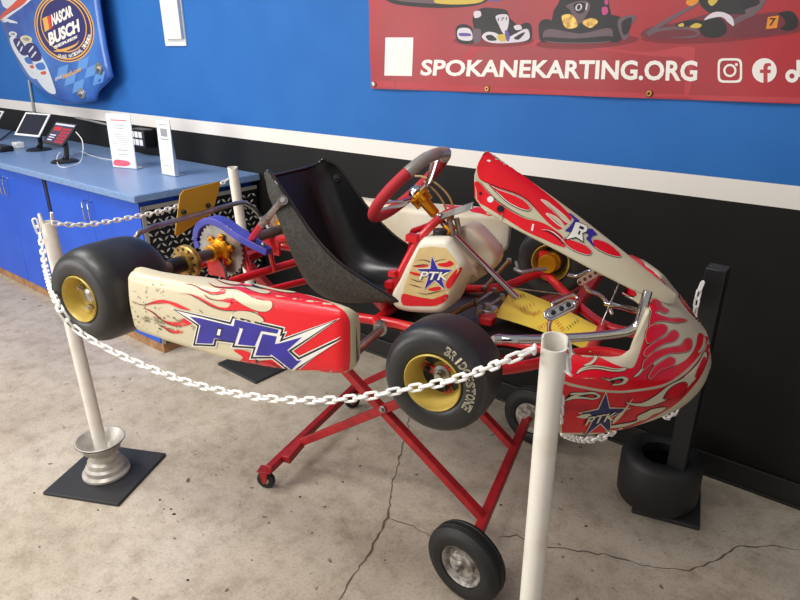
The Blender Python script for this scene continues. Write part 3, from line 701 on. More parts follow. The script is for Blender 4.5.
# ================================================================== POSTS AND CHAINS
def pipe(m, H, r, notch, o=(0, 0, 0), lean=(0, 0)):
    """hollow plastic pipe whose top edge is cut lower over some of its circumference"""
    seg = 32; o = Vector(o)
    def ringp(rr, z, cut):
        out = []
        for k in range(seg):
            a = 2*pi*k/seg; zz = z
            if cut:
                for c, w, d in notch:
                    if abs((a-c+pi) % (2*pi)-pi) < w: zz = z-d
            out.append(o+V(rr*cos(a)+lean[0]*zz/H, rr*sin(a)+lean[1]*zz/H, zz))
        return out
    m.grid([ringp(r-.004, 0, 0), ringp(r, 0, 0), ringp(r, H, 1), ringp(r-.004, H, 1), ringp(r-.004, H*.6, 0)], 0, True)
def rim_profile(): return [(.020, .03), (.045, .03), (.05, .035), (.052, .05), (.056, .07), (.075, .085), (.082, .1), (.088, .106), (.092, .112), (.092, .118), (.088, .118), (.082, .112), (.07, .1), (.052, .085), (.046, .06), (.020, .055)]
def stanchion(x, y, H, notch, yaw, label, grp=None, lean=(0, 0), base=True):
    t = thing('barrier_post', (x, y, 0), label, 'post', grp)
    m = MB(); pipe(m, H-.06, .0245, notch, (0, 0, .06), lean); m.build('pole', 'pvc', t, ang=50)
    if base:
        m = MB(); c, s = cos(yaw), sin(yaw)
        R = Matrix(((c, -s, 0), (s, c, 0), (0, 0, 1))); m.box((0, 0, .007), (.33, .33, .014), R); m.build('base_mat', 'mat_black', t, .003)
        z0 = .014
        if base == 2: return t
        RS = 1.14; pr = [(.0, .004), (.075, 0), (.080, .004), (.079, .012), (.068, .02), (.066, .036), (.058, .044), (.055, .062), (.046, .07), (.045, .092), (.05, .1), (.062, .112), (.066, .128), (.073, .138), (.080, .146), (.081, .152), (.077, .153), (.069, .142), (.06, .13), (.05, .118), (.04, .10), (.03, .094), (.0, .093)]
        m = MB(); m.lathe([(r*RS, a*1.04+z0) for r, a in pr], (0, 0, 0), (0, 0, 1), 44); rm = m.build('wheel_rim', 'rim_silver', t, ang=35)
        m = MB()
        m.tube([V(.0805*RS*cos(a), .0805*RS*sin(a), z0+.156) for a in [2*pi*k/40 for k in range(40)]], .0022, 6, True); m.build('rim_lip', 'black_plastic', rm)
    return t
PL = V(-2.268, -1.495, 0); PR = V(-.457, -1.379, 0); PB = V(-2.530, -.475, 0)
ang = lambda p: math.atan2(CPOS.y-p.y, CPOS.x-p.x)
stanchion(PL.x, PL.y, 1.072, [(ang(PL), .75, .03), (ang(PL)+pi, .75, .03)], radians(26), 'white plastic barrier post in a steel wheel rim on a black mat, front left', 'white barrier posts', (-.066, .008))
stanchion(PR.x, PR.y, 1.098, [(ang(PR)+.2, 1.25, .021)], radians(8), 'white plastic barrier post in front of the kart nose, nearest the camera', 'white barrier posts')
stanchion(PB.x, PB.y, 1.07, [(ang(PB), .5, .006)], radians(-2), 'white plastic barrier post beside the diamond-plate counter end, behind the kart', 'white barrier posts', (-.012, -.045), 2)

TY = V(-.475, -.292, 0)
t = thing('tyre_post', TY, 'black square post standing in an old kart tyre by the wall', 'post')
m = MB(); z0, z1 = .02, .225; R0 = .142
prof = [(.075, .05), (.072, z0+.012), (.09, z0), (.12, z0+.002), (.134, z0+.010), (R0, z0+.028), (R0+.002, .12), (R0, z1-.028), (.135, z1-.012), (.122, z1-.003), (.09, z1), (.072, z1-.012), (.075, z1-.05), (.11, z1-.06), (.12, .11), (.11, .07)]
m.lathe(prof, (0, 0, 0), (0, 0, 1), 48, closed=True); m.build('tyre', 'rubber_old', t, ang=60)
m = MB(); m.box((.04, .015, .009), (.23, .23, .018), Matrix.Rotation(radians(14), 3, 'Z')); m.build('base_plate', 'mat_black', t, .003)
m = MB(); m.bar((.062, -.046, .018), (.078, -.058, .968), .06, .06, (0, 1, 0)); m.build('post', 'black_plastic', t, .003)

def make_link():
    m = MB(); a, w, r = .0095, .0068, .0033; P = []
    for k in range(7): th = -pi/2+pi*k/6; P.append(V(a+w*cos(th), w*sin(th), 0))
    for k in range(7): th = pi/2+pi*k/6; P.append(V(-a+w*cos(th), w*sin(th), 0))
    m.tube(P, r, 6, True); return m
LINK = None
def chain(pts, label, roll0=0., pitch=.0262, n=10):
    global LINK
    S = smooth_path(pts, n); L = [0]
    for i in range(1, len(S)): L.append(L[-1]+(S[i]-S[i-1]).length)
    N = int(L[-1]/pitch); t = thing('plastic_chain', pts[0], label, 'chain', 'white plastic barrier chains'); b = Vector(pts[0])
    for k in range(N+1):
        d = k*pitch; i = max(j for j in range(len(L)) if L[j] <= d); i = min(i, len(S)-2)
        f = (d-L[i])/max(L[i+1]-L[i], 1e-6); p = S[i].lerp(S[i+1], f); x = (S[i+1]-S[i]).normalized()
        y = V(0, 0, 1).cross(x); y = y.normalized() if y.length > 1e-3 else V(0, 1, 0); z = x.cross(y)
        a = roll0+(pi/2 if k % 2 else 0)+random.uniform(-.15, .15); y2 = y*cos(a)+z*sin(a); z2 = x.cross(y2)
        if LINK is None: o = make_link().build('link', 'chain_white'); LINK = o
        else: o = LINK.copy(); COL.objects.link(o)
        o.parent = t; q = p-b
        o.matrix_local = Matrix(((x.x, y2.x, z2.x, q.x), (x.y, y2.y, z2.y, q.y), (x.z, y2.z, z2.z, q.z), (0, 0, 0, 1)))
    return t
def VPt(px, py, A, B):
    n = V(-(B-A).y, (B-A).x, 0); return WP(px, py, A, n)
def KW(px, py, y): return KM @ K(px, py, 1, y)
c1 = [PL+V(-.066, -.03, 1.045), VPt(41, 240, PL+V(-.06, -.03, 0), PR), W(46, 270, 1, -1.60), KW(57, 303, -.668), KW(75, 328, -.672), KW(110, 350, -.66), KW(160, 372, -.65), KW(205, 387, -.645), KW(250, 396, -.64), KW(290, 400, -.635), KW(330, 400, -.628), KW(366, 396.5, -.618), KW(402, 390, -.598), KW(440, 383, -.592), KW(470, 374.5, -.588), W(508, 360, 1, -1.455), W(532, 349.5, 1, -1.42), PR+V(-.03, -.022, 1.068)]
chain(c1, 'white plastic chain sagging across the front of the kart between two white posts', radians(80))
c2 = [VPt(a, c, PL, PB) for a, c in [(52, 222), (70, 223.5), (90, 222.5), (120, 217.5), (150, 211.5), (180, 203), (205, 191), (223, 179)]]
chain([p+V(.03, 0, 0) for p in c2], 'white plastic chain strung between the front left post and the post by the counter', radians(70))
c3 = [PR+V(.018, .022, 1.068), PR+V(.030, .008, 1.03)]+[W(a, c, 1, y) for a, c, y in [(561.5, 372, -1.368), (560, 405, -1.36), (563, 432, -1.25), (583, 440, -1.04), (606, 436, -.93), (626, 421, -.82), (652, 409, -.72), (669, 417, -.65), (680, 398, -.58), (690, 350, -.50), (697, 300, -.445), (704, 279, -.415)]]
chain(c3, 'white plastic chain passing under the kart nose and up to the black post', radians(45))

# ================================================================== THE KART
kart = thing('go_kart', None, 'red and cream racing kart with flame graphics, raised on a red stand', 'go-kart', mw=KM)

# ---- wheels (axis along local y, outer face toward -y)
def wheel(name, x, y, z, w, R, side, front, txt=None):
    e = bpy.data.objects.new(name, None); COL.objects.link(e); e.parent = kart; e.empty_display_size = .02
    e.location = (x, y, z)
    if side > 0: e.rotation_euler = (0, 0, pi)
    h = w/2; ax = (0, -1, 0)
    m = MB(); fs_ = .90 if front else .9; rb = .071*fs_; rc = .030 if front else .036
    pr = [(rb-.002, h-.022), (rb, h-.010), (rb+.006, h-.003), (rb+.014, h), (R-rc-.004, h+.001)]
    rw = rc*(1.7 if not front else 1.15)
    for k in range(11):
        a = pi/2*k/10; pr.append((R-rc+rc*sin(a), h-rw+rw*cos(a)))
    pr += [(R+.0012, h*.35), (R+.0015, 0)]
    full = pr+[(r, -a) for r, a in pr[::-1][1:]]+[(rb-.002+.01, -(h-.03)), (rb-.002+.01, h-.03)]
    m.lathe(full, (0, 0, 0), ax, 64, 0, True)
    if txt:
        bt = m.bvh(); g = MB(); n = len(txt); a0, a1 = txt_range
        for i, ch in enumerate(txt):
            th = a0+(a1-a0)*(i+.5)/n; dt = (a1-a0)/n*(.44 if ch != 'I' else .16)
            f = lambda r, t: (cos(t)*r, sin(t)*r)
            q = [f(.080, th-dt), f(.080, th+dt), f(.100, th+dt), f(.100, th-dt)]
            for mi, bold, off in ((1, .03, .0007), (0, -.02, .0012))[:1 if ch == 'I' else 2]:
                v, fc = letters(ch, bold); vs = []
                for u, s in v:
                    if mi == 0: u, s = .10+.80*u, .09+.82*s
                    p = quad_uv([(a, b, 0) for a, b in q], u, s); hh, nn, kk, tt = bt.ray_cast(V(p.x, -.5, p.y), V(0, 1, 0)); vs.append((hh if hh else V(p.x, -h, p.y))+V(0, -off-(.0014 if ch == 'I' else 0), 0))
                g.add(vs, fc, mi)
        o = len(m.v); m.v += g.v; m.f += [tuple(i+o for i in q) for q in g.f]; m.m += g.m
    m.build('tyre', ['rubber', 'cream_ink'], e, ang=55, fix=False)
    m = MB(); L = h-.012; d = .028 if not front else .05; t_ = .004
    pr = [(.0735, L+.004), (.0745, L+.010), (.072, L+.013), (.069, L+.010), (.066, L), (.0625, L-.012), (.0600, L-.02), (.0585, L-d+.01), (.054, L-d), (.028, L-d-.002), (.022, L-d+.004), (0.012, L-d+.004)]
    back = [(.012, L-d-.006), (.05, L-d-.01), (.0595, L-d-.006), (.061, -.2*h), (.0625, -L+.01), (.067, -L), (.069, -L-.01), (.072, -L-.013), (.0745, -L-.010), (.0735, -L-.004), (.064, -L+.012), (.064, L-.016)]
    m.lathe([(r*fs_, a) for r, a in pr+back], (0, 0, 0), ax, 48, 0, True)
    rm = m.build('rim', 'rim_gold', e, ang=40)
    yd = -(L-d)
    for k in range(3):
        a = 2*pi*k/3+(.9 if front else 2.5)
        m = MB(); c = V(cos(a)*.034, yd-.002, sin(a)*.034)
        m.lathe([(0, .014), (.004, .014), (.0045, .008), (.0085, .008), (.0085, 0), (0, -.004)], c, ax, 6 if False else 10); m.build('wheel_bolt', 'zinc' if not front else 'black_plastic', e)
    m = MB()
    if front:
        m.lathe([(0, .03), (.008, .03), (.010, .02), (.012, .02), (.012, .012), (.02, .010), (.021, 0), (.028, -.004), (.028, -.03), (0, -.03)], (0, yd, 0), ax, 24)
        for k in range(3):
            a = 2*pi*k/3+.9; m.bar(V(cos(a)*.012, yd-.004, sin(a)*.012), V(cos(a)*.046, yd-.004, sin(a)*.046), .016, .008, (0, 1, 0), 1)
    else:
        m.lathe([(0, .012), (.010, .012), (.020, .008), (.021, -.03), (0, -.03)], (0, yd, 0), ax, 24)
    m.build('hub', ['zinc', 'frame_red'], e)
    if front:
        for k in range(3):
            a0 = 2*pi*k/3+.9+.28; P = [V(cos(a0+1.55*j/8)*.052, yd-.0008, sin(a0+1.55*j/8)*.056) for j in range(9)]+[V(cos(a0+1.55*j/8)*.027, yd-.0008, sin(a0+1.55*j/8)*.027) for j in range(8, -1, -1)]
            m = MB(); v, f = _tri([(p.x, p.z) for p in P], 0); m.add([V(x, yd-.0008, z) for x, z in v], f); m.build('opening_shade', 'black_plastic', e)  # flat dark plates on the disc, painted shade for gaps between the spokes
        m = MB(); m.lathe([(.012, 0), (.044, 0), (.046, .004), (.046, .018), (.042, .02), (.03, .02), (.012, .02)], (0, yd+.012, 0), (0, 1, 0), 36); m.build('inner_disc', 'plate_dark', e)
        m = MB(); m.lathe([(.022, 0), (.034, 0), (.036, .006), (.034, .03), (.022, .034)], (0, yd+.030, 0), (0, 1, 0), 32); m.build('hub_ring', 'gold', e)
    return e
txt_range = (radians(72), radians(-28))
wheel('rear_wheel', 0, -.500, 0, .235, .137, -1, False)
wheel('rear_wheel', 0, .500, 0, .235, .137, 1, False)
wheel('front_wheel', 1.042, -.506, -.011, .132, .1245, -1, True, 'BRIDGESTONE')
wheel('front_wheel', 1.042, .506, -.011, .132, .1245, 1, True)

# ---- rear axle and what sits on it
m = MB(); m.cyl((0, -.52, 0), (0, .52, 0), .0195, 24); m.build('rear_axle', 'axle', kart)
m = MB(); m.lathe([(.0195, -.02), (.03, -.02), (.03, -.004), (.052, -.004), (.056, 0), (.056, .016), (.052, .02), (.038, .02), (.038, .03), (.0195, .03)], (0, -.2, 0), (0, -1, 0), 36)
hb = m.build('bearing_ring', 'hub_gold', kart, ang=30)
m = MB()
for k in range(12):
    a = 2*pi*k/12; c = V(cos(a)*.045, -.2205, sin(a)*.045); m.bar(c-V(cos(a), 0, sin(a))*.005, c+V(cos(a), 0, sin(a))*.005, .006, .002, (0, 1, 0))
m.build('slot', 'black_plastic', hb)
m = MB(); m.lathe([(.0195, 0), (.027, 0), (.027, .05), (.0195, .05)], (0, -.235, 0), (0, -1, 0), 28); m.build('collar', 'black_plastic', kart)
m = MB(); sp_ = []
for k in range(128):
    a = 2*pi*k/128; r = .098 if k % 4 in (0, 1) else .0925; sp_.append(V(cos(a)*r, -.045, sin(a)*r))
m.prism(sp_, (0, .004, 0)); m.build('sprocket', 'steel', kart, smooth=False)
m = MB(); m.lathe([(.0195, .052), (.028, .052), (.03, .045), (.03, .02), (.042, .014), (.044, .004), (.044, 0), (.0195, 0)], (0, -.049, 0), (0, -1, 0), 32)
for k in range(6):
    a = 2*pi*k/6+.3; m.bar(V(cos(a)*.03, -.054, sin(a)*.03), V(cos(a)*.060, -.053, sin(a)*.060), .020, .008, (0, 1, 0))
    m.lathe([(0, .008), (.005, .008), (.005, 0)], V(cos(a)*.053, -.056, sin(a)*.053), (0, -1, 0), 8)
m.build('sprocket_hub', 'gold', kart, .0015)
m = MB(); m.lathe([(.035, 0), (.085, 0), (.087, .002), (.085, .004), (.035, .004)], (0, .345, 0), (0, -1, 0), 48, closed=True)
bd = m.build('brake_disc', 'rust', kart, ang=30)
m = MB(); m.lathe([(.0195, .02), (.03, .02), (.05, .006), (.05, 0), (.0195, 0)], (0, .34, 0), (0, -1, 0), 30); m.build('disc_hub', 'gold', bd)
# chain guard: an arched strip over the sprocket running forward
gp = smooth_path([(-.112, 0, -.01), (-.118, 0, .03), (-.10, 0, .072), (-.055, 0, .098), (.0, 0, .093), (.06, 0, .066), (.12, 0, .042), (.19, 0, .018)], 5)
A, B, C2, D = [], [], [], []
for i, p in enumerate(gp):
    t = (gp[min(i+1, len(gp)-1)]-gp[max(i-1, 0)]).normalized(); n = V(-t.z, 0, t.x)
    if n.z < 0 and i > 3: n = -n
    w = .026 if i < len(gp)-8 else .026-.012*(i-len(gp)+8)/8
    A.append(p+n*.010+V(0, -w-.02, 0)); B.append(p+n*.010+V(0, w-.02, 0)); C2.append(p-n*.014+V(0, w-.02, 0)); D.append(p-n*.014+V(0, -w-.02, 0))
m = MB(); m.grid([A, B, C2, D, A]); m.add([A[0], B[0], C2[0], D[0]], [(0, 1, 2, 3)]); m.add([A[-1], B[-1], C2[-1], D[-1]], [(3, 2, 1, 0)])
cg = m.build('chain_guard', 'guard', kart, .002)
m = MB(); m.lathe([(0, .012), (.006, .012), (.009, .004), (.009, 0)], (.168, -.02, .034), (0, 0, 1), 10); m.build('guard_bolt', 'zinc', cg)
m = MB(); m.tube(smooth_path([(.02, -.075, -.02), (.08, -.12, -.04), (.14, -.18, -.055), (.22, -.26, -.065)], 6), .0045, 8); m.build('brake_hose', 'black_plastic', kart)

# ---- red tubular frame
F = MB(); r = .0145; zf = -.07
for s in (-1, 1):
    F.tube(smooth_path([(-.13, .30*s, zf), (.1, .30*s, zf), (.35, .27*s, zf), (.62, .205*s, zf), (.80, .19*s, zf), (.92, .27*s, zf), (1.0, .415*s, -.052), (1.03, .425*s, -.05), (1.06, .40*s, -.054), (1.16, .275*s, zf), (1.29, .105*s, zf), (1.40, .085*s, zf)], 5), r, 12)
    F.tube([(1.02, .425*s, -.045), (1.02, .425*s, .03)], .017, 12)
F.tube([(-.10, -.30, zf), (-.10, .30, zf)], r, 12); F.tube([(.08, -.30, zf), (.20, .29, zf)], r, 12); F.tube([(.22, -.28, zf), (.42, .25, zf)], .011, 10)
F.tube([(.70, -.2, zf), (.70, .2, zf)], r, 12); F.tube([(1.29, -.11, zf), (1.29, .11, zf)], r, 12)
F.tube(smooth_path([(1.0, -.17, zf-.005), (1.1, -.145, zf-.002), (1.25, -.15, zf)], 5), .012, 10)
F.tube([(.10, -.02, zf), (.06, .0, .01)], .011, 10); F.tube([(.17, .03, zf), (.16, .02, .02)], .009, 8)
F.tube([(.02, -.20, zf), (0, -.2, -.03)], .013, 8); F.tube([(.02, .24, zf), (0, .24, -.02)], .013, 8)
for yy in (-.2, -.07, .24): F.box((0, yy, -.052), (.075, .012, .07))
F.tube(smooth_path([(.685, -.115, zf), (.70, -.112, -.02), (.737, -.10, .069), (.775, -.075, .155), (.815, -.03, .212), (.845, .0, .232)], 5), .0125, 12)
F.tube(smooth_path([(.66, .125, .12), (.73, .10, .155), (.78, .05, .195), (.845, .0, .232)], 5), .010, 10)
F.tube([(.66, .125, .12), (.64, .13, zf)], .010, 10)
F.box((.76, -.085, .16), (.035, .03, .02)); F.box((.705, -.118, .02), (.02, .03, .02)); F.box((.715, -.118, .055), (.02, .03, .016))
F.tube([(.30, -.02, .085), (.20, .02, .05)], .012, 12)
F.build('frame', 'frame_red', kart)
# seat strut in bare steel on the end of the red stub
m = MB(); a, b_ = K(262, 224, 1, -.10), K(283, 200, 1, -.205)
m.tube([a, a.lerp(b_, .3)], .013, 12); m.tube([a.lerp(b_, .28), a.lerp(b_, .86)], .0105, 12); m.tube([a.lerp(b_, .84), b_], [.0105, .015], 12); m.lathe([(0, .006), (.008, .006), (.009, 0)], b_, (.3, -1, .3), 10)
m.build('seat_strut', 'zinc', kart)
m = MB(); q = K(249, 243, 1, .0); m.tube([q, a], .0125, 12); m.build('strut_socket', 'frame_red', kart)
# ---- rear bumper and number plate
m = MB(); bx = -.2
P = [(-.10, -.235, -.045), (-.17, -.235, -.01), (bx, -.233, .035), (bx, -.22, .068)]
Q = [K(a, c, 0, bx) for a, c in [(146, 230), (158, 225.5), (200, 214), (236, 203.5), (247, 204), (256, 211)]]
P = [V(*p) for p in P]+Q+[V(bx, .43, -.005), V(-.12, .40, -.05)]
m.tube(smooth_path(P, 5), .0095, 12); rb = m.build('rear_bumper', 'steel', kart)
m = MB(); c = [K(a, d, 0, bx-.016) for a, d in [(179.5, 191.5), (220, 180), (221.5, 182), (213.5, 213), (212, 216), (207, 222), (174, 238), (173, 236)]]
c = [K(a, d, 0, bx-.016) for a, d in [(180, 191), (221, 180.5), (212, 213), (174, 238)]]
cc = sum(c, V(0, 0, 0))/4; o2 = []
for i in range(4):
    p0, p1, p2 = c[i-1], c[i], c[(i+1) % 4]; o2 += [p1+(p0-p1).normalized()*.014, p1+(p2-p1).normalized()*.014]
m.prism(o2, (.003, 0, 0)); npl = m.build('number_plate', 'plate_yellow', kart, .001)
for a, d in ((183, 213), (207.5, 206.5)):
    q = K(a, d-1, 0, bx-.012); m = MB(); m.lathe([(0, .014), (.007, .012), (.009, .006), (.009, 0)], q, (1, 0, .2), 12); m.build('plate_bolt', 'black_plastic', npl)

# ---- side pods
def pod(s):
    """s=-1 for the near side; x along the kart, rounded-rectangle sections"""
    m = MB(); rows = []; N = 46; xs0, xs1 = .166, .853; rr = .032
    def key(x, T):
        for (a, b), (c, d) in zip(T, T[1:]):
            if a <= x <= c: return b+(d-b)*(x-a)/(c-a)
        return T[0][1] if x < T[0][0] else T[-1][1]
    pos = []
    for k in range(9): pos.append((xs0+rr*(1-cos(pi/2*k/8)), rr*(1-sin(pi/2*k/8))))
    for k in range(1, 25): pos.append((xs0+rr+(xs1-xs0-2*rr)*k/25, 0))
    for k in range(9): pos.append((xs1-rr*(1-sin(pi/2*k/8)), rr*(1-cos(pi/2*k/8))))
    for x, ins in pos:
        zt = key(x, [(.17, .106), (.24, .103), (.4, .108), (.6, .117), (.8, .128), (.88, .126)])
        zb = key(x, [(.17, -.066), (.3, -.072), (.5, -.076), (.7, -.058), (.8, -.04), (.88, -.026)])
        yo = -.60-.006*sin(pi*(x-xs0)/(xs1-xs0)); yi = key(x, [(.17, -.54), (.24, -.53), (.38, -.50), (.55, -.492), (.7, -.50), (.79, -.525), (.87, -.548)])
        ztin = zt+key(x, [(.17, .006), (.3, -.004), (.7, -.012), (.88, -.012)])
        ri = .024; pts = []
        y0, y1 = yo+ins*.9, yi-ins*.2; t0, t1, bz = zt-ins*.75, ztin-ins*.75, zb+ins*.75
        ri = max(.004, ri-ins*.2)
        def corner(cy, cz, a0, a1, n=6): 
            return [(cy+ri*cos(a0+(a1-a0)*k/n), cz+ri*sin(a0+(a1-a0)*k/n)) for k in range(n+1)]
        sec = corner(y0+ri, t0-ri, pi, pi/2)+corner(y1-ri, t1-ri, pi/2, 0)+corner(y1-ri, bz+ri, 0, -pi/2)+corner(y0+ri, bz+ri, -pi/2, -pi)
        sec += [(y0-.004*sin(pi*f/8), bz+ri+(t0-ri-bz-ri)*f/8) for f in range(1, 8)]
        # extra vertices on the outer face keep it gently bowed
        rows.append([V(x, -s*0+(y if s < 0 else -y), z) for y, z in sec])
    m.grid(rows, 0, True); m.add(rows[0], [tuple(range(len(rows[0])))], 0); m.add(rows[-1], [tuple(range(len(rows[0])))[::-1]], 0)
    return m
PM = ['cream_worn', 'red', 'black_ink', 'white_ink', 'blue_ink', 'scuff', 'cream_ink', 'scuff_pale']
m = pod(-1); bt = m.bvh(); g = MB()
def pp(poly, mi, off=.0006, s=True, gg=2.5): paint(g, bt, sm(poly) if s else poly, mi, off, gg)
O1, O2, O3, O4, O5, O6 = .0009, .0014, .0019, .0024, .0029, .0034
pp([(258, 289), (270, 287.5), (285, 289), (300, 293.5), (318, 298.5), (330, 302.5), (338, 307), (344, 311), (347.5, 316), (349.8, 322), (350.2, 335), (350.3, 350), (349.8, 362), (348.5, 370), (345, 373.5), (336, 376), (322, 377.3), (306, 376.8), (290, 374.3), (280, 370), (270, 362), (262, 350), (258, 335), (259, 318), (256, 305)], 1, O1)
pp([(179, 293.5), (184, 293.2), (190, 294.3), (200, 299), (212, 306), (225, 310), (240, 310.5), (262, 312), (275, 314), (270, 300), (258, 306), (246, 303), (238, 300), (231.5, 298), (230, 300.5), (230.5, 304), (227, 307.5), (218, 306.5), (208, 301.6), (198, 296.3), (188, 293.4)], 1, O2)
pp([(204, 294), (208, 297), (213, 299), (222, 299.8), (230, 298), (240, 300.5), (246, 303), (236, 304), (222, 301), (212, 299.6), (207, 297.5)], 1, O2)
pp([(184.5, 284), (190, 284.2), (196, 286), (205, 290), (213, 292), (219, 291.6), (219.5, 290.2), (223.5, 289.2), (226, 291), (223, 294), (213, 294.3), (204, 291.4), (195, 286.6), (189, 284.6)], 1, O2)
pp([(208.5, 283), (216, 286.5), (228, 287.2), (240, 287), (250, 290), (258, 293.6), (268, 294.5), (276, 296), (272, 301), (262, 299), (252, 297), (245, 293.4), (236, 289.3), (222, 288.6), (213, 286.5)], 1, O2)
pp([(214.5, 278.5), (220, 281.4), (230, 284.2), (238, 284.6), (242, 282.8), (248, 282.8), (255, 285.4), (262, 288), (272, 290), (284, 293), (270, 294), (258, 288.8), (250, 286.8), (240, 285.8), (230, 285.4), (220, 282.2)], 1, O2)
for q in ([(236, 291.6), (246, 294), (252, 297.4), (262, 300.3), (270, 300.8), (273.2, 304), (272, 308.5), (267, 311.6), (258, 311), (247, 306.5), (239, 301.8), (233, 297)], [(236, 311), (246, 310.6), (255, 312.6), (262, 316.5), (264.5, 321), (255, 324), (240, 320), (233, 315)],
          [(244, 287.5), (252, 287.6), (260, 289.4), (268, 291.2), (270.5, 293), (268, 294.6), (260, 294), (252, 291.5)], [(252, 284.2), (262, 285.8), (276, 289.4), (290, 291.4), (296, 292.6), (294, 293.8), (284, 293.2), (270, 290.4), (258, 287.4)]):
    pp(q, 2, O3); pp(offset(sm(q), -.35), 0, O4, False)
pp([(134, 301), (139, 303.6), (145, 304.3), (152, 301.8), (158, 300), (164, 299.8), (175, 302.4), (183, 306), (190.5, 310), (180.5, 308.5), (170, 303.9), (164, 303), (158, 303.2), (147.5, 305), (140, 304.6)], 1, O2)
pp([(143, 308), (149, 309.4), (155, 313), (164, 319.8), (174.5, 322), (181, 321), (184, 318), (188, 320.5), (192.5, 323), (185, 325.8), (174.5, 325.8), (162.5, 320.5), (153.5, 313.5), (148, 310)], 1, O2)
pp([(161, 324.7), (168, 328), (176, 331), (177.5, 329.3), (180, 330.6), (183.8, 332), (177, 333.3), (170, 331.4), (165, 328)], 1, O2)
for q, w in (([(134, 301), (139, 303.9), (145, 304.7), (152, 302.4), (158, 303.4), (168, 303.4)], .7), ([(143, 308), (149, 309.6), (155, 313.4), (163, 320.3), (174, 325.6), (184, 325.8)], .8), ([(179, 293.4), (190, 294.6), (200, 299.5), (212, 306.4), (224, 310.2), (240, 310.9), (262, 312.4)], .8), ([(204, 293.8), (208, 297.4), (214, 299.6), (222, 301.2)], .6),
             ([(184.5, 283.8), (196, 286.3), (205, 291.3), (213, 294.5), (222, 294.3)], .7), ([(208.5, 282.8), (214, 286.8), (224, 288.4), (236, 289)], .7), ([(214.5, 278.2), (221, 282.2), (231, 285.2), (240, 285.6), (252, 287)], .7), ([(161, 324.7), (170, 331.6), (177, 333.6)], .6), ([(150, 316), (158, 323), (166, 327)], .4), ([(199, 309), (201, 311), (204, 313.5)], .6)):
    paint(g, bt, stroke(sp(q), w, taper=True), 2, O3, 6)
# red tongues and pinstripe under the logo
pp([(234, 350), (243, 350), (252, 353.5), (254, 360), (247, 363.5), (240, 361), (243, 357)], 1, O2); pp([(246, 364), (256, 362), (266, 360), (272, 362), (282, 369), (270, 366), (258, 365)], 1, O2)
paint(g, bt, stroke(sp([(240, 361.5), (250, 364.2), (262, 361), (272, 363), (282, 369), (290, 373)]), .6), 2, O3, 6)
# scuffs
for q in ([(141, 312), (150, 316), (160, 322), (163, 326), (155, 325), (146, 318)], [(166, 319), (178, 321), (190, 326), (194, 328), (180, 328), (168, 323)]):
    c = Vector((sum(a for a, b in q)/len(q), sum(b for a, b in q)/len(q)))
    for k in range(26):
        a = c+Vector((random.gauss(0, 8), random.gauss(0, 3.4))); L = random.uniform(.8, 3.6); w = random.uniform(.25, .8)
        paint(g, bt, [(a.x-L, a.y-L*.4), (a.x, a.y-w-L*.1), (a.x+L, a.y+L*.35), (a.x, a.y+w)], 5 if k % 3 == 0 else 7, O2+.0001, 0)
for k in range(60):
    a = Vector((random.uniform(132, 165), random.uniform(280, 335))); L = random.uniform(.4, 1.7)
    paint(g, bt, [(a.x-L*.6, a.y-L*.3), (a.x+L*.2, a.y-L*.8), (a.x+L*.6, a.y+L*.2), (a.x, a.y+L*.8)], 7, O1+.0001, 0)
# the letters PTK
LG = [(173, 308.5), (230.5, 321.8), (233, 315.8), (284.3, 327.8), (283, 333.2), (286, 332.6), (283.2, 338.8), (338.5, 318.8), (292, 350.6), (299.5, 357), (341.5, 337), (296, 370.5), (292.5, 371.6), (288, 369.5), (272.8, 358), (251, 358.2), (254.2, 348.2), (232.5, 346.8), (234, 342.6), (217, 340.4), (215.8, 346.2), (193.6, 345.2), (198, 325.6)]
pp(offset(LG, 1.1), 3, O3, False, 4); pp(LG, 2, O4, False, 4); pp(offset(LG, -1.9), 3, O5, False, 4)
for q in ([(190.5, 316), (200, 317.6), (239, 327), (240.5, 328.2), (236, 341.6), (234.6, 341.4), (215.2, 337.6), (213.2, 343.2), (197.2, 342.6), (201.3, 325)], [(236, 319), (279.6, 329.2), (278, 333.2), (262, 330.6), (255.5, 345.6), (238.6, 343.8), (244, 328.4), (234.4, 325.8)],
          [(263.5, 333.4), (277.6, 336), (275.5, 343.5), (281, 342.6), (303, 336.6), (288, 349.6), (297.5, 360), (302.4, 359.6), (292.4, 368.6), (290.6, 368), (272, 353.8), (270.6, 355.4), (256.2, 354.8)]): pp(q, 4, O6, False, 4)
pp([(218.3, 327.2), (223.6, 327.8), (221.6, 336.2), (216.6, 335.4)], 2, O6+.0003, False); pp([(219.2, 328.4), (222.4, 328.8), (220.8, 335), (217.8, 334.4)], 3, O6+.0006, False)
o = len(m.v); m.v += g.v; m.f += [tuple(i+o for i in q) for q in g.f]; m.m += g.m
m.build('side_pod', PM, kart, ang=50, fix=False)
m = pod(1); bt = m.bvh(); g = MB()
paint(g, bt, sm([(470, 209), (480, 207), (490, 209), (493.5, 213), (490, 216), (480, 213.5), (472, 212)]), 1, .0006, 5)
paint(g, bt, sm([(443, 204), (455, 203), (466, 206), (463, 209), (450, 208)]), 1, .0006, 5)
o = len(m.v); m.v += g.v; m.f += [tuple(i+o for i in q) for q in g.f]; m.m += g.m
m.build('side_pod', ['tank', 'red', 'black_ink'], kart, ang=50, fix=False)
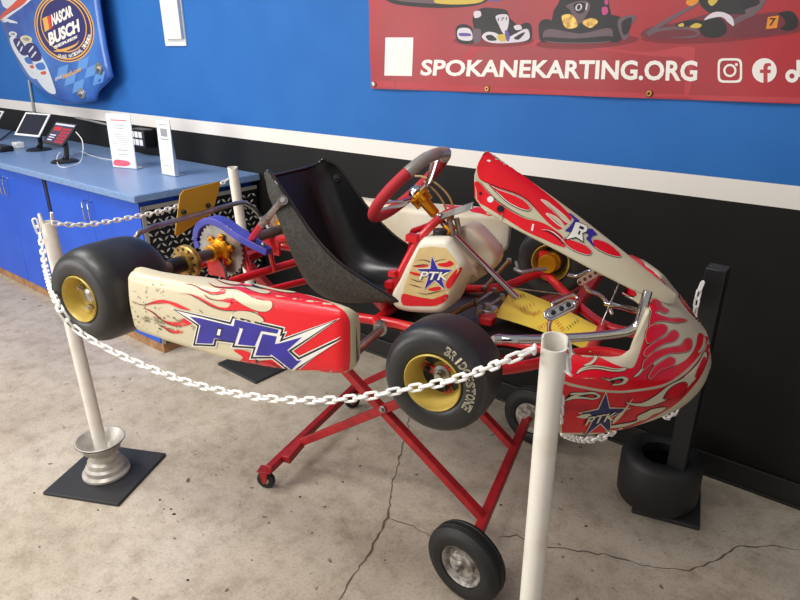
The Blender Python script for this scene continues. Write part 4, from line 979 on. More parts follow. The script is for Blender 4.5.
for s in (-1, 1):
    m = MB(); m.tube([(.705, .20*s, -.068), (.735, .235*s, -.065), (.75, .255*s, -.06)], .0145, 12, mi=0); m.tube([(.74, .24*s, -.062), (.755, .27*s, -.06)], .019, 12, mi=1)
    pe = K(357, 351, 1, -.525); m.tube([(.755, .27*s, -.06), (pe.x, -pe.y*s, pe.z)], .0115, 12, mi=2)
    m.build('pod_mount', ['frame_red', 'zinc', 'steel'], kart)
    m = MB(); m.tube([(.25, .29*s, -.068), (.27, .53*s, -.03)], .0115, 12, mi=2); m.build('pod_mount', ['frame_red', 'zinc', 'steel'], kart)

# ---- seat
m = MB()
cl = smooth_path([(.266, 0, .288), (.290, 0, .215), (.330, 0, .115), (.372, 0, .025), (.420, 0, -.040), (.490, 0, -.070), (.580, 0, -.066), (.660, 0, -.045), (.725, 0, -.026), (.765, 0, -.022)], 4)
def kf(i, T):
    t = i/(len(cl)-1)
    for (a, b), (c, d) in zip(T, T[1:]):
        if a <= t <= c:
            u = (t-a)/(c-a); u = u*u*(3-2*u); return b+(d-b)*u
    return T[-1][1]
RM = smooth_path([(.305, 0, .318), (.352, 0, .290), (.412, 0, .222), (.478, 0, .148), (.555, 0, .086), (.625, 0, .050), (.695, 0, .020), (.748, 0, -.002), (.780, 0, -.016), (.790, 0, -.022)], 4)
rows = []
for i, p in enumerate(cl):
    t = (cl[min(i+1, len(cl)-1)]-cl[max(i-1, 0)]).normalized(); n = V(-t.z, 0, t.x)
    w = kf(i, [(0, .150), (.12, .172), (.45, .178), (.75, .172), (.92, .155), (1, .13)])

    row = []
    for k in range(33):
        u = -1+2*k/32; a = abs(u); yy = w*(1 if u > 0 else -1)*(a/.74 if a < .74 else 1.0)*(.90 if a < .74 else .90+.10*((a-.74)/.26)**.6)
        hh = 0 if a < .5 else ((a-.5)/.5)**1.7
        row.append(p+V(0, yy, 0)+(RM[i]-p)*hh+n*(.012*min(a/.74, 1)**2*(1-hh)))
    rows.append(row)
m.solid(rows, -.006, 0, 1)
st = m.build('seat', ['seat', 'seat_out'], kart, ang=60)
m = MB(); ed = [r_[0] for r_ in rows]; ed2 = [r_[-1] for r_ in rows]
loop = ed+rows[-1][1:-1]+ed2[::-1]+rows[0][1:-1][::-1]
m.tube(loop, .0058, 8, True); m.build('seat_rim', 'seat_gloss', st)
q = K(337, 178, 1, .165); m = MB(); m.lathe([(0, .012), (.006, .011), (.007, .004), (.013, .003), (.014, 0)], q, (.6, -.7, .35), 14); m.build('seat_bolt', 'black_plastic', st)

# ---- steering
cs = V(.703, 0, .294); d = V(.279, 0, -.250).normalized(); up = V(-d.z, 0, d.x)  # up lies in the wheel plane
if up.z < 0: up = -up
yv = V(0, 1, 0); SR = .141
sw = bpy.data.objects.new('steering_wheel', None); COL.objects.link(sw); sw.parent = kart; sw.location = cs
def swp(a):
    rx = SR*cos(a)*.98; ry = SR*sin(a)
    if ry > SR*.86: ry = SR*.86+(ry-SR*.86)*.45
    return yv*rx+up*ry
def arc(a0, a1, n): return [swp(radians(a0+(a1-a0)*k/n)) for k in range(n+1)]
m = MB(); m.tube(arc(-212, 44, 46), .0165, 16); m.build('grip', 'grip_red', sw)
m = MB(); m.tube(arc(44, 148, 26), .0174, 16); 
bt = m.bvh(); gt = m.build('grip_band', 'grip_grey', sw)
m = MB(); qn_ = (up*.9-d*.45).normalized()
for a0 in (90, 210, 330):
    for da in (-9, 9):
        e1 = swp(radians(a0+da)); e0 = (yv*cos(radians(a0+da*2.6))+up*sin(radians(a0+da*2.6)))*.022
        m = MB(); m.tube(smooth_path([e0+d*.038, e0.lerp(e1, .3)+d*.036, e0.lerp(e1, .75)+d*.012, e1], 5), .0048, 8); m.build('spoke', 'chrome', sw)
m = MB(); m.lathe([(0, -.012), (.012, -.010), (.022, 0), (.024, .01), (.024, .018), (0, .018)], d*.022, d, 28); m.build('hub_cap', 'chrome', sw)
m = MB(); m.lathe([(0, 0), (.031, 0), (.032, .004), (.032, .012), (.020, .014), (.0165, .02), (.0155, .075), (.012, .08), (0, .08)], d*.040, d, 28)
for k in range(3):
    a = 2*pi*k/3+.5; m.lathe([(0, .02), (.007, .02), (.007, 0)], d*.05+(yv*cos(a)+up*sin(a))*.026, d, 10)
m.build('hub_boss', 'gold', sw)
e = K(517, 298, 1, .0); ce = V(e.x, 0, e.z)
m = MB(); m.cyl(cs+d*.11, cs+d*.20, .0095, 16); m.cyl(cs+d*.19, ce, .0095, 16); m.build('steering_column', 'chrome', kart)
m = MB(); c = cs+d*.162; m.lathe([(.0095, 0), (.02, 0), (.021, .004), (.021, .026), (.0095, .03)], c, d, 20); m.lathe([(0, 0), (.011, 0), (.011, .018), (0, .018)], c+V(.004, .012, .018), V(0, .3, 1), 6); m.build('column_bush', 'gold', kart)
m = MB()
pz = K(446, 232, 1, -.03); m.tube([pz+V(0, .02, .035), pz+V(.012, .02, -.01)], .008, 10); m.tube([pz+V(.014, .04, .035), pz+V(.028, .04, -.012)], .008, 10); m.build('cable_adjuster', 'zinc', kart)
for pts in ([(415, 176), (424, 177), (437, 184), (448, 195), (453, 207), (453, 220)], [(424, 181), (433, 189), (440, 197), (445, 206), (447, 216)]):
    m = MB(); m.tube(smooth_path([K(a, c, 1, .02) for a, c in pts], 6), .0032, 8); m.build('cable', 'tan_tube', kart)

# ---- fuel tank between the legs
prof = [(425, 238), (446, 238), (452, 243), (458, 252), (464, 264), (463, 272), (456, 288), (450, 300), (446, 309), (437, 314.5), (408, 313.5), (394, 309), (389.5, 300), (392, 291), (398, 281), (406, 264), (414, 249), (419, 241)]
pf = [K(a, c, 1, -.165) for a, c in prof]; pc = sum(pf, V(0, 0, 0))/len(pf)
pf = smooth_path(pf, 3, True)
m = MB(); rows = []
for yy, sc, dx, dz in ((-.172, .01, 0, 0), (-.172, .80, 0, 0), (-.171, .86, 0, 0), (-.166, .93, 0, 0), (-.156, .975, 0, 0), (-.142, 1., 0, 0), (-.06, 1.0, .002, 0), (-.04, .985, .0, 0), (-.025, .94, -.004, 0), (-.015, .87, -.008, 0), (.04, .86, -.008, 0), (.05, .80, -.008, 0), (.052, .01, 0, 0)):
    rows.append([V(pc.x+(p.x-pc.x)*sc+dx, yy, min(pc.z+(p.z-pc.z)*sc+dz, 9 if yy < -.12 else .298-.018-.896*(pc.x+(p.x-pc.x)*sc+dx-.705)+max(0, (-.05-yy))*.6)) for p in pf])
m.grid(rows, 0, True); bt = m.bvh(); g = MB()
def tp(poly, mi, off=.0006, s=True): paint(g, bt, sm(poly) if s else poly, mi, off, 5)
tp([(419, 248), (433, 246.5), (446, 248), (461, 266.5), (447, 300), (436, 306.5), (402, 305.5), (404, 287), (412, 266)], 1, .0006, False)
tp([(402.5, 294), (413, 295.6), (425, 298), (437, 297.5), (447, 294), (446.5, 300), (436, 305.5), (420, 306), (403, 304.5)], 2, .001)
tp([(462, 267.5), (459, 275), (450, 288), (446, 286), (447, 281), (452, 274), (457, 269)], 2, .001)
tp([(428, 298.4), (435, 298.6), (437, 296.4), (434.5, 295.2), (428, 295.8), (418, 295.4)], 1, .0014)
tp([(438, 263.6), (446, 262.4), (450, 260.5), (454, 264), (448, 267), (440, 266)], 2, .001); tp([(413, 266), (421, 265.6), (428, 264.6), (427, 266.6), (418, 267.4)], 2, .001)
tp([(410, 271.6), (418, 273), (422, 275.4), (416, 275.6), (411, 273.6)], 2, .001); tp([(428, 289), (437, 286.6), (441, 287.4), (440, 290), (432, 291)], 2, .001)
for q in ([(416, 260.6), (424, 259.8), (432, 262), (440, 260), (448, 258.5)], [(412, 266), (420, 265), (428, 264)], [(410, 278), (417, 281), (424, 282)], [(409, 284), (416, 286), (423, 288)], [(416, 292), (426, 294), (436, 292), (446, 290)]):
    paint(g, bt, stroke(sp(q), .9, taper=True), 3, .0014, 6)
def star(cx, cy, tips, k=.40):
    out = []
    n = len(tips)
    for i in range(n):
        a, b = tips[i], tips[(i+1) % n]; out.append(a); mx, my = (a[0]+b[0])/2, (a[1]+b[1])/2; out.append((cx+(mx-cx)*k, cy+(my-cy)*k))
    return out
S = star(435, 273, [(432, 256), (453, 269.5), (445.5, 289.5), (424.5, 289.5), (417, 269)], .42)
tp(offset(S, .6), 5, .0016, False); tp(S, 4, .002, False)
def ptk(gm, b_, x0, y0, x1, y1, h, mi_w, mi_k, off, sh=.0):
    q = [(x0, y0), (x1, y1), (x1+sh, y1-h), (x0+sh, y0-h)]
    write_on(gm, b_, 'PTK', q, mi_k, off, .06, .2); write_on(gm, b_, 'PTK', [(q[0][0]+.5, q[0][1]-.3), (q[1][0]-.5, q[1][1]-.3), (q[2][0]-.5, q[2][1]+.5), (q[3][0]+.5, q[3][1]+.5)], mi_w, off+.0006, .02, .2)
ptk(g, bt, 418.5, 279.5, 449.5, 280.5, 9, 5, 3, .0025, 1)
o = len(m.v); m.v += g.v; m.f += [tuple(i+o for i in q) for q in g.f]; m.m += g.m
tk = m.build('fuel_tank', ['tank', 'label_tan', 'red_ink', 'black_ink', 'navy_ink' if False else 'blue_ink', 'white_ink'], kart, ang=50, fix=False)
m = MB(); c = K(440, 236, 1, -.115); m.lathe([(.016, -.024), (.022, -.024), (.022, 0), (.019, .001), (.02, .016), (.017, .019), (0, .019)], c, V(0, 0, 1), 26); m.build('fuel_cap', 'black_plastic', tk)
# second moulded lobe of the tank beyond the column
m = MB(); rows = []
lob = [(462, 226), (472, 226), (480, 232), (490, 243), (497, 254), (497, 262), (492, 270), (482, 277), (470, 284), (462, 280), (455, 260), (455, 240)]
lf = [K(a, c, 1, .055) for a, c in lob]; lc = sum(lf, V(0, 0, 0))/len(lf); lf = smooth_path(lf, 3, True)
for yy, sc in ((-.075, .01), (-.075, .8), (-.07, .92), (-.055, .985), (-.03, 1.), (.07, 1.), (.09, .97), (.1, .88), (.102, .01)): rows.append([V(lc.x+(p.x-lc.x)*sc, yy*.5+.072, lc.z+(p.z-lc.z)*sc) for p in lf])
m.grid(rows, 0, True); m.build('tank_lobe', 'tank', tk, ang=50)

# ---- floor tray, pedals, rods
m = MB(); m.prism([(.66, -.19, -.088), (.66, .19, -.088), (.95, .2, -.088), (1.28, .11, -.088), (1.28, -.11, -.088), (.95, -.2, -.088)], (0, 0, .003)); m.build('floor_tray', 'black_plastic', kart)
m = MB(); m.tube([(.75, -.155, -.078), (.93, -.16, -.078)], .004, 8); m.tube([(.73, -.14, -.079), (.92, -.145, -.079)], .003, 8); m.build('brake_rod', 'tan_tube', kart)
def pedal(px, zpl, name, lab, rod):
    """foot plate with a row of round holes, on a bent rod"""
    p0, p1, x = px
    a, c = K(p0[0], p0[1], 0, x), K(p1[0], p1[1], 0, x)
    return a, c
def oval_plate(m, a, c, h, n, t, holes=0, mi=0):
    h = h*.8; u = (c-a).normalized(); n = Vector(n).normalized(); w = n.cross(u).normalized(); L = (c-a).length; out = []
    for k in range(9): th = pi/2+pi*k/8; out.append(a+u*h*cos(th)+w*h*sin(th))
    for k in range(9): th = -pi/2+pi*k/8; out.append(c+u*h*cos(th)+w*h*sin(th))
    m.prism(out, n*t, mi)
nn = V(.35, -.55, .75)
def oval_ring(m, a, c, h, n, r):
    u = (c-a).normalized(); n = Vector(n).normalized(); w = n.cross(u).normalized(); out = []
    for k in range(9): th = pi/2+pi*k/8; out.append(a+u*h*cos(th)+w*h*sin(th))
    for k in range(9): th = -pi/2+pi*k/8; out.append(c+u*h*cos(th)+w*h*sin(th))
    m.tube(out, r, 8, True)
m = MB(); a, c = KPl(550, 315, (1.2, -.15, .035), nn), KPl(570, 304.5, (1.2, -.15, .035), nn); oval_ring(m, a, c, .013, nn, .0048); oval_plate(m, a, c, .011, nn, .004)
a2, c2_ = a+V(.035, .045, .0), c+V(.035, .045, .0); oval_ring(m, KPl(557, 305.5, (1.22, -.11, .05), nn), KPl(573, 298.5, (1.22, -.11, .05), nn), .012, nn, .005)
m.tube(smooth_path([KPl(556, 312, (1.2, -.15, .035), nn), KPl(551, 320, (1.2, -.14, .01), nn), KPl(549, 328, (1.2, -.14, -.02), nn), KPl(551, 337, (1.2, -.13, -.045), nn)], 5), .006, 10)
pd = m.build('pedal', 'chrome', kart, .001)
for f in (.15, .55, .9):
    q = a.lerp(c, f)+nn.normalized()*.0063; m = MB(); m.lathe([(0, .0005), (.0065, .0005), (.0065, -.001)], q, nn, 14); m.build('pedal_hole', 'black_plastic', pd)
nn2 = V(.5, -.6, .6)
m = MB(); P0 = (1.21, .13, .045); a, c = KPl(580.5, 282, P0, nn2), KPl(594, 274, P0, nn2); oval_plate(m, a, c, .014, nn2, .004, mi=1)
m.tube(smooth_path([KPl(585, 285, P0, nn2), KPl(589, 291, P0, nn2), KPl(597, 294, P0, nn2), KPl(603, 298, P0, nn2), KPl(608, 305, P0, nn2), KPl(612, 315, P0, nn2)], 5), .006, 10)
pd = m.build('pedal', ['chrome', 'tank'], kart, .001)
for f in (-.12, .28, .66, 1.05):
    q = a.lerp(c, f)+nn2.normalized()*.0043; m = MB(); m.lathe([(0, .0005), (.0055, .0005), (.0055, -.001)], q, nn2, 12); m.build('pedal_hole', 'rust', pd)
m = MB(); m.tube(smooth_path([K(568, 275, 1, .2), K(578, 276, 1, .2), K(590, 271, 1, .18), K(600, 274, 1, .18), K(612, 273, 1, .16)], 5), .006, 10); m.build('pedal_rod', 'chrome', kart)
zz = -.03
def rod(name, p, q, r, mt, ends=True):
    m = MB(); m.cyl(p, q, r, 12); d_ = (q-p).normalized(); ob = m.build(name, mt, kart)
    if ends:
        for c in (p, q):
            m = MB(); m.lathe([(0, -.011), (.008, -.009), (.010, 0), (.008, .009), (0, .011)], c, V(0, 0, 1), 12); m.build('rod_end', 'zinc', ob)
rod('tie_rod', K(446, 317, 2, zz-.02), K(474, 303, 2, zz-.02), .008, 'brass_rod'); rod('tie_rod', K(484, 289, 2, zz), K(509, 261, 2, zz+.02), .007, 'brass_rod')
rod('brake_rod', K(477, 302, 2, -.03), K(494, 291, 2, -.03), .0045, 'zinc'); rod('brake_rod', K(478, 313, 2, -.045), K(502, 297, 2, -.04), .004, 'zinc')
rod('pedal_cable', K(506, 287, 2, -.02), K(576, 296, 2, -.035), .002, 'zinc', False); rod('pedal_cable', K(620, 281, 1, .06), K(601, 325, 1, -.02), .002, 'zinc', False)
m = MB(); c = K(487, 312, 2, -.055); m.box(c, (.05, .055, .03)); m.lathe([(0, .012), (.012, .012), (.013, 0)], c+V(.0, 0, .015), (0, 0, 1), 14); m.lathe([(0, .014), (.007, .014), (.007, 0)], c+V(-.02, -.02, .01), (0, -.5, 1), 10); m.build('steering_block', ['zinc'], kart, .003)
m = MB(); c = K(489, 318, 2, -.06); m.box(c+V(0, -.01, 0), (.04, .05, .026)); m.build('master_cylinder', 'frame_red', kart, .005)
m = MB(); m.tube(smooth_path([K(515, 269, 2, .0), K(522, 272, 2, .0), K(535, 270, 2, .0), K(546, 269, 2, .0)], 5), .0065, 10); m.tube([K(516, 262, 2, .01), K(518, 268, 2, .005)], .005, 8); m.build('steering_arm', 'zinc', kart)
for s in (-1, 1):
    m = MB(); m.lathe([(0, 0), (.03, 0), (.034, .006), (.034, .03), (.02, .035), (.018, .06), (0, .06)], (1.042, .395*s, -.005), (0, s, 0), 24); m.build('spindle_hub', 'gold', kart)
    m = MB(); m.box((1.03, .405*s, -.012), (.034, .016, .045)); m.cyl((1.03, .40*s, .0), (1.042, .5*s, -.008), .012); m.build('spindle', 'frame_red', kart, .003)

# ---- chrome nose bars
m = MB(); a = K(500, 339, 1, -.30)
pts = [K(520, 339.5, 1, -.29), K(545, 339, 1, -.25), K(575, 337.5, 1, -.21), K(600, 335.5, 1, -.17), K(618, 333.5, 1, -.14), K(628, 331.5, 1, -.13), K(636, 327, 1, -.12), K(640, 319, 1, -.115), K(644, 305, 1, -.11), K(648, 291, 1, -.105)]
m.tube(smooth_path([a]+pts, 4), [.011]*5+[.0115]*(4*len(pts)-4), 14); m.lathe([(0, .02), (.009, .02), (.012, .012), (.013, -.004), (0, -.008)], a, (-.6, -.7, .1), 16)
m.build('nose_bar', 'chrome', kart)
m = MB(); m.tube(smooth_path([K(606, 304, 1, .10), K(616, 306, 1, .08), K(628, 309, 1, .02), K(640, 312, 1, -.05)], 5), .009, 12); m.build('nose_bar', 'chrome', kart)
m = MB(); m.tube(smooth_path([K(550, 341, 2, -.05), K(560, 343, 2, -.05), K(568, 348, 2, -.05), K(574, 356, 2, -.06)], 5), .007, 10); m.build('nose_bracket', 'zinc', kart)

# ---- nose cone (front bumper body)
def lp(T, y):
    for (a, b), (c, d_) in zip(T, T[1:]):
        if a <= y <= c:
            u = (y-a)/(c-a); return b+(d_-b)*u
    return T[-1][1] if y > T[-1][0] else T[0][1]
m = MB(); NY = 61; rows = []
def nose_rows(ny):
    out = []
    for j in range(ny):
        u = -1+2*j/(ny-1); ph = u*pi/2
        # plan curve: from the near rear corner round the front to the far rear corner
        yo = .505*(abs(sin(ph))**.80)*(1 if u > 0 else -1)
        ay = abs(yo)
        xo = lp([(0, 1.574), (.10, 1.566), (.15, 1.553), (.20, 1.534), (.25, 1.509), (.30, 1.480), (.38, 1.425), (.44, 1.378), (.48, 1.342), (.505, 1.300)], ay)
        zc = lp([(0, -.050), (.2, -.040), (.3, -.020), (.38, .006), (.45, .028), (.505, .038)], ay)
        zb = lp([(0, -.128), (.2, -.126), (.35, -.120), (.45, -.108), (.505, -.094)], ay)
        yi = .40*(ay/.505)**.9*(1 if u > 0 else -1); ai = abs(yi)
        xi = lp([(0, 1.425), (.16, 1.418), (.30, 1.408), (.34, 1.392), (.37, 1.345), (.40, 1.278)], ai)
        zi = lp([(0, .094), (.10, .086), (.20, .066), (.30, .042), (.35, .034), (.40, .040)], ai)
        O = V(xo, yo, 0); Iv = V(xi, yi, 0)
        dirn = (O-Iv).normalized()
        cr = V(xo, yo, zc)-dirn*.006
        lowm = V(xo, yo, (zc+zb)/2)+dirn*.006
        bt_ = V(xo, yo, zb)-dirn*.012
        lip = bt_-dirn*.03+V(0, 0, .012)
        inn = V(xi, yi, zi)
        sec = [lip, bt_-dirn*.008+V(0, 0, -.002), bt_]
        for k in range(1, 6): f = k/6; sec.append(bt_.lerp(cr, f)+dirn*(.012*sin(pi*f)))
        sec.append(cr)
        bulge = .008
        for k in range(1, 10): f = k/10; sec.append(cr.lerp(inn, f)+V(0, 0, 1)*(bulge*sin(pi*f)))
        sec += [inn, inn-dirn*.005+V(0, 0, -.004)]
        fl = lp([(0, .06), (.25, .05), (.36, .03), (.40, .02)], ai)
        sec += [inn-dirn*.006+V(0, 0, -fl*.5), inn-dirn*.002+V(0, 0, -fl)]
        out.append(sec)
    return out
rows = nose_rows(NY); m.solid(rows, .004, 0, 0)
bt = m.bvh(); g = MB()
def np_(poly, mi, off=.0006, s=True, gg=2.5): paint(g, bt, sm(poly) if s else poly, mi, off, gg)
NM = ['cream', 'red', 'red_scuffed', 'black_ink', 'cream_ink', 'navy_ink', 'white_ink']
np_([(562, 384), (570, 386), (580, 388), (595, 391), (608, 392.6), (622, 393), (637, 391.6), (652, 389.5), (664, 386.4), (675, 381), (686, 373.5), (695, 364), (703, 353.5), (708, 344), (710, 350), (707, 362), (700, 377), (690, 390), (678, 402), (665, 411), (650, 419), (635, 425.5), (618, 431), (600, 435), (580, 437), (564, 437), (561.5, 420), (560.5, 400)], 2, O1)
np_([(567, 353.5), (574, 350.5), (583, 349), (590, 352), (600, 357.5), (612, 363.5), (622, 367), (632, 368), (637, 360), (642, 345), (648, 325), (653, 308), (656, 298), (664, 296), (676, 299), (690, 306), (703, 318), (709, 332), (707, 342), (701, 352.5), (693, 362.5), (684, 371), (674, 378.5), (663, 384), (650, 387), (636, 389), (622, 390.6), (608, 390), (595, 388.2), (580, 385.3), (566, 381.5), (562, 378), (563, 366)], 1, O1)
C1 = [(658, 297), (664, 296), (676, 299), (690, 306), (703, 318), (709, 332), (706, 337), (700, 333), (697, 336), (696, 344), (691, 354), (683, 361.5), (675, 365.5), (666, 368), (660, 369), (655, 368), (652, 360), (651, 345), (654, 325), (656, 308)]
np_(C1, 4, O2); np_([(701, 336), (705, 339), (704, 347), (699, 353), (697, 350), (700, 343)], 4, O2)
TT = ([(653, 300), (659, 302), (662, 307), (668, 311), (664, 313.5), (658, 311), (652, 314), (650, 308)], [(651, 313), (658, 315), (668, 318.5), (680, 319), (686, 321), (676, 323), (664, 321.5), (656, 322), (649, 326)],
      [(648, 328), (656, 325), (663, 325), (666.5, 329), (663, 335), (655, 340), (647, 344), (645, 336)], [(645, 350), (655, 342), (664, 338), (670, 332), (675, 331), (678, 336), (673, 341.5), (664, 344), (655, 349), (647, 356), (643, 356)],
      [(642, 364), (650, 355), (660, 350), (672, 347.5), (680, 345.5), (685, 339.5), (690, 339.5), (691, 346), (688, 351), (680, 353), (668, 354), (658, 358.5), (648, 366), (643, 370)], [(648, 376), (655, 366), (664, 360), (669, 357.5), (674, 359.5), (673, 364.6), (667, 367.5), (660, 370), (655, 374), (650, 379)])
for q in TT:
    np_(offset(sm(q), .9), 3, O3, False); np_(offset(sm(q), .45), 4, O4, False); np_(q, 1, O5)
np_([(697, 338), (700, 335), (702.5, 337), (701, 346), (696, 353), (690, 358), (694, 349)], 1, O5)
for q in ([(625, 252), (631, 252.5), (641, 261), (645, 268), (638, 267), (628, 259)], [(641, 266), (650, 270), (661, 280), (666, 287), (659, 286), (648, 277)], [(679, 295), (686, 300), (694, 311), (697, 318), (690, 313), (682, 303)], [(614, 282), (622, 280), (632, 288), (636, 295), (628, 296), (618, 291)]):
    np_(offset(sm(q), .5), 3, O2, False); np_(q, 1, O3)
for q in ([(625, 402), (640, 403), (655, 395.5), (668, 385.5), (683, 377.5), (697, 364), (704, 352), (706, 358), (700, 372), (691, 383), (680, 393.5), (665, 400), (650, 405.5), (635, 405.5)], [(637, 416), (645, 412), (652.5, 408.6), (665.5, 407), (660, 411.5), (653, 414), (645, 419), (638, 420)], [(608, 426), (620, 423.6), (634, 421), (650, 413.6), (640, 420), (626, 425.6), (612, 427.6)],
          [(564, 400.5), (571.7, 395.6), (578, 394), (570, 394.4), (572, 392.6), (583, 392.3), (593, 391.8), (600, 396), (593, 399.3), (583, 398.4), (574, 398.6)]):
    np_(offset(sm(q), .7), 3, O2, False); np_(q, 4, O3)
np_([(662, 398), (668, 389), (676, 383.6), (684, 381.6), (687, 385), (684, 391), (676, 396.4), (668, 399)], 3, O4); np_(offset(sm([(662, 398), (668, 389), (676, 383.6), (684, 381.6), (687, 385), (684, 391), (676, 396.4), (668, 399)]), -.5), 2, O5, False)
np_([(694, 376), (698, 366), (703, 357), (705, 361), (701, 371), (696, 378)], 2, O5)
np_([(577, 395.8), (586, 394), (593, 394), (597, 396), (592, 397.8), (584, 396.6)], 3, O4); np_([(585, 395.4), (591, 394.8), (594, 396), (590, 397)], 2, O5)
for q in ([(601, 377.6), (608, 379.2), (614, 378), (622, 376.8), (627.5, 379), (624, 383.6), (617, 385), (611, 385), (614, 383), (609, 381)], [(576.5, 374.5), (578, 371), (583, 367.8), (591, 366.4), (598, 366.2), (613, 368.6), (620, 368.6), (626, 368), (623, 371.2), (611.7, 371.8), (598, 369.6), (588, 370), (581, 372)], [(594.5, 356), (597.5, 358), (594, 363), (589, 366), (583, 366), (589, 363), (593, 360)],
          [(633, 377), (639, 371), (645, 362), (650, 356), (649, 361), (643, 370), (637, 376)]):
    np_(offset(sm(q), .5), 3, O2, False); np_(q, 4, O3)
np_([(609, 380.6), (617, 379), (622.5, 379), (621, 382), (615, 383.4)], 3, O4); np_([(613, 381), (619, 380), (620, 381.4), (616, 382.4)], 1, O5)
paint(g, bt, stroke(sp([(580, 371), (590, 368), (600, 368), (612, 370), (622, 370)]), .9, taper=True), 3, O4, 6)
S = star(602, 414, [(605, 393), (627.5, 408), (609.5, 432), (584.5, 434.5), (580, 412.5)], .44)
np_(offset(S, 1.1), 4, O4, False, 4); np_(S, 5, O5, False, 4)
np_([(632, 397.5), (622, 410), (614, 417), (612, 423), (620, 416), (627, 406)], 4, O5+.0002); np_([(576, 415.8), (588, 413), (590, 416), (584, 417.6)], 4, O5+.0002)
ptk(g, bt, 583, 424.5, 614, 419, 8.6, 4, 3, O6+.0006, 2)
o = len(m.v); m.v += g.v; m.f += [tuple(i+o for i in q) for q in g.f]; m.m += g.m
m.build('nose_cone', NM, kart, ang=50, fix=False)

# ---- driver fairing: long hood-shaped panel between nose and steering wheel
m = MB(); rows = []; NT = 40
RG = smooth_path([(.926, 0, .415), (1.05, 0, .348), (1.20, 0, .262), (1.34, 0, .174), (1.468, 0, .092)], 10)
for i, p in enumerate(RG):
    t = i/(len(RG)-1)
    hw = lp([(0, .118), (.08, .130), (.3, .126), (.6, .108), (.82, .082), (.94, .06), (.98, .042), (1, .02)], t); dr = lp([(0, .110), (.06, .122), (.14, .116), (.3, .100), (.6, .066), (.85, .036), (1, .02)], t)
    sh = lp([(0, .020), (.05, .010), (.5, .0), (1, 0)], t)
    row = []
    for k in range(25):
        u = -1+2*k/24; a = abs(u); lead = lp([(0, 0), (.6, .004), (1, .026 if i < 8 else .008)], a)
        rd = math.exp(-(a/.20)**2)*max(0, 1-i/3); row.append(p+V(rd*.006, 0, -rd*.004)+V(lead*(1-t), hw*(1 if u > 0 else -1)*a**.92, -dr*a**1.2))
    rows.append(row)
m.solid(rows, -.005, 0, 1, 0); bt = m.bvh(); g = MB()
def fp(poly, mi, off=.0006, s=True, gg=2.5): paint(g, bt, sm(poly) if s else poly, mi, off, gg)
RA = [(484, 151), (491, 152.5), (503, 160.5), (520, 173), (545, 192.5), (560, 205), (571, 217), (569, 222), (564, 226), (561, 229), (556, 229), (546, 221), (536, 210), (526, 200), (515, 194), (500, 189), (488, 184), (479, 178.5), (477, 168), (479, 158)]
fp(RA, 1, O1)
fp([(488, 183.6), (500, 189.6), (515, 195), (525, 200.6), (531, 208), (528.5, 211.6), (520, 209.8), (508, 203.6), (499, 196), (492, 188.6)], 3, O2); RBp = sm([(488, 183.6), (500, 189.6), (515, 195), (525, 200.6), (531, 208), (528.5, 211.6), (520, 209.8), (508, 203.6), (499, 196), (492, 188.6)]); fp(offset(RBp, -.6), 6, O3, False); fp(offset(RBp, -1.2), 1, O4, False)
RCp = [(475.5, 181.5), (481, 184.5), (489, 194), (499, 203.5), (512, 212), (526, 219), (540, 222), (551, 227.5), (562, 236), (561, 241), (565, 247.5), (555, 244.5), (545, 240), (525, 231), (505, 218.4), (488, 208), (475, 200.5), (473.2, 195), (474, 187)]
fp(RCp, 1, O1)
for q in ([(563, 238.4), (573.8, 241.4), (585, 246), (591, 252), (587.5, 255), (575.6, 251.4), (566, 245)], [(593.6, 240), (605.6, 243), (615, 249.6), (620.5, 256.4), (613, 256), (603.4, 252.4), (594, 246.5)]):
    fp(offset(sm(q), .9), 3, O2, False); fp(offset(sm(q), .45), 6, O3, False); fp(q, 1, O4)
for q in ([(541, 200), (547, 202), (556, 209), (565, 216.5), (571, 224), (564, 221), (554, 212), (546, 205)], [(546, 214), (550, 214.6), (557, 218), (562.5, 224), (565, 229), (558, 225), (551, 219)]): fp(offset(sm(q), .4), 2 if False else 6, O2, False); fp(q, 2, O3)
for q, w in (([(475, 180.5), (481, 183.8), (489, 193.2), (499, 202.6), (512, 211), (526, 218), (540, 221.2)], .8), ([(477, 179), (486, 182.4), (500, 188.2), (515, 193.2), (526, 199.2), (535, 208), (545, 219)], .6), ([(541, 231), (548, 232), (556, 237), (562, 243), (568, 248)], 1.2), ([(543, 229.6), (551, 231), (558, 235), (564, 240.6), (571, 247)], .7), ([(545, 204), (553, 211), (562, 220)], .5), ([(548, 216), (556, 222), (561, 227)], .5)):
    paint(g, bt, stroke(sp(q), w, taper=True), 3, O4, 6)
paint(g, bt, stroke(sp([(541, 230), (549, 230.6), (557, 235.6), (566, 244)]), 1.0, taper=True), 6, O3, 6)
fp([(532.2, 224), (534, 224.6), (532.6, 231.5), (530.8, 230.8)], 6, O3, False)
fp([(567.5, 213), (571, 214.4), (579, 221), (576, 227), (571.5, 232.4), (564.5, 231.6), (570, 226), (574, 220.4)], 4, O4, False)
fp([(589, 229), (592, 229.4), (597, 235), (592.4, 236.4), (590.4, 239.6), (595, 247.4), (592, 246), (585.6, 239), (588.4, 235.6), (586, 233.4)], 4, O4, False)
PW = [(575, 223), (579, 223.4), (586, 226.6), (587, 229), (585.6, 232.4), (581.6, 233.6), (582.6, 242), (575.6, 237.6), (565.6, 240), (571.6, 232)]
fp(offset(PW, .8), 3, O5, False); fp(PW, 5, O6, False); fp([(579.5, 226.5), (583.5, 228.3), (582.6, 230.6), (578.2, 229)], 3, O6+.0004, False); fp([(578.5, 231.4), (580, 232), (578.8, 235.6), (577.2, 234.8)], 3, O6+.0004, False)
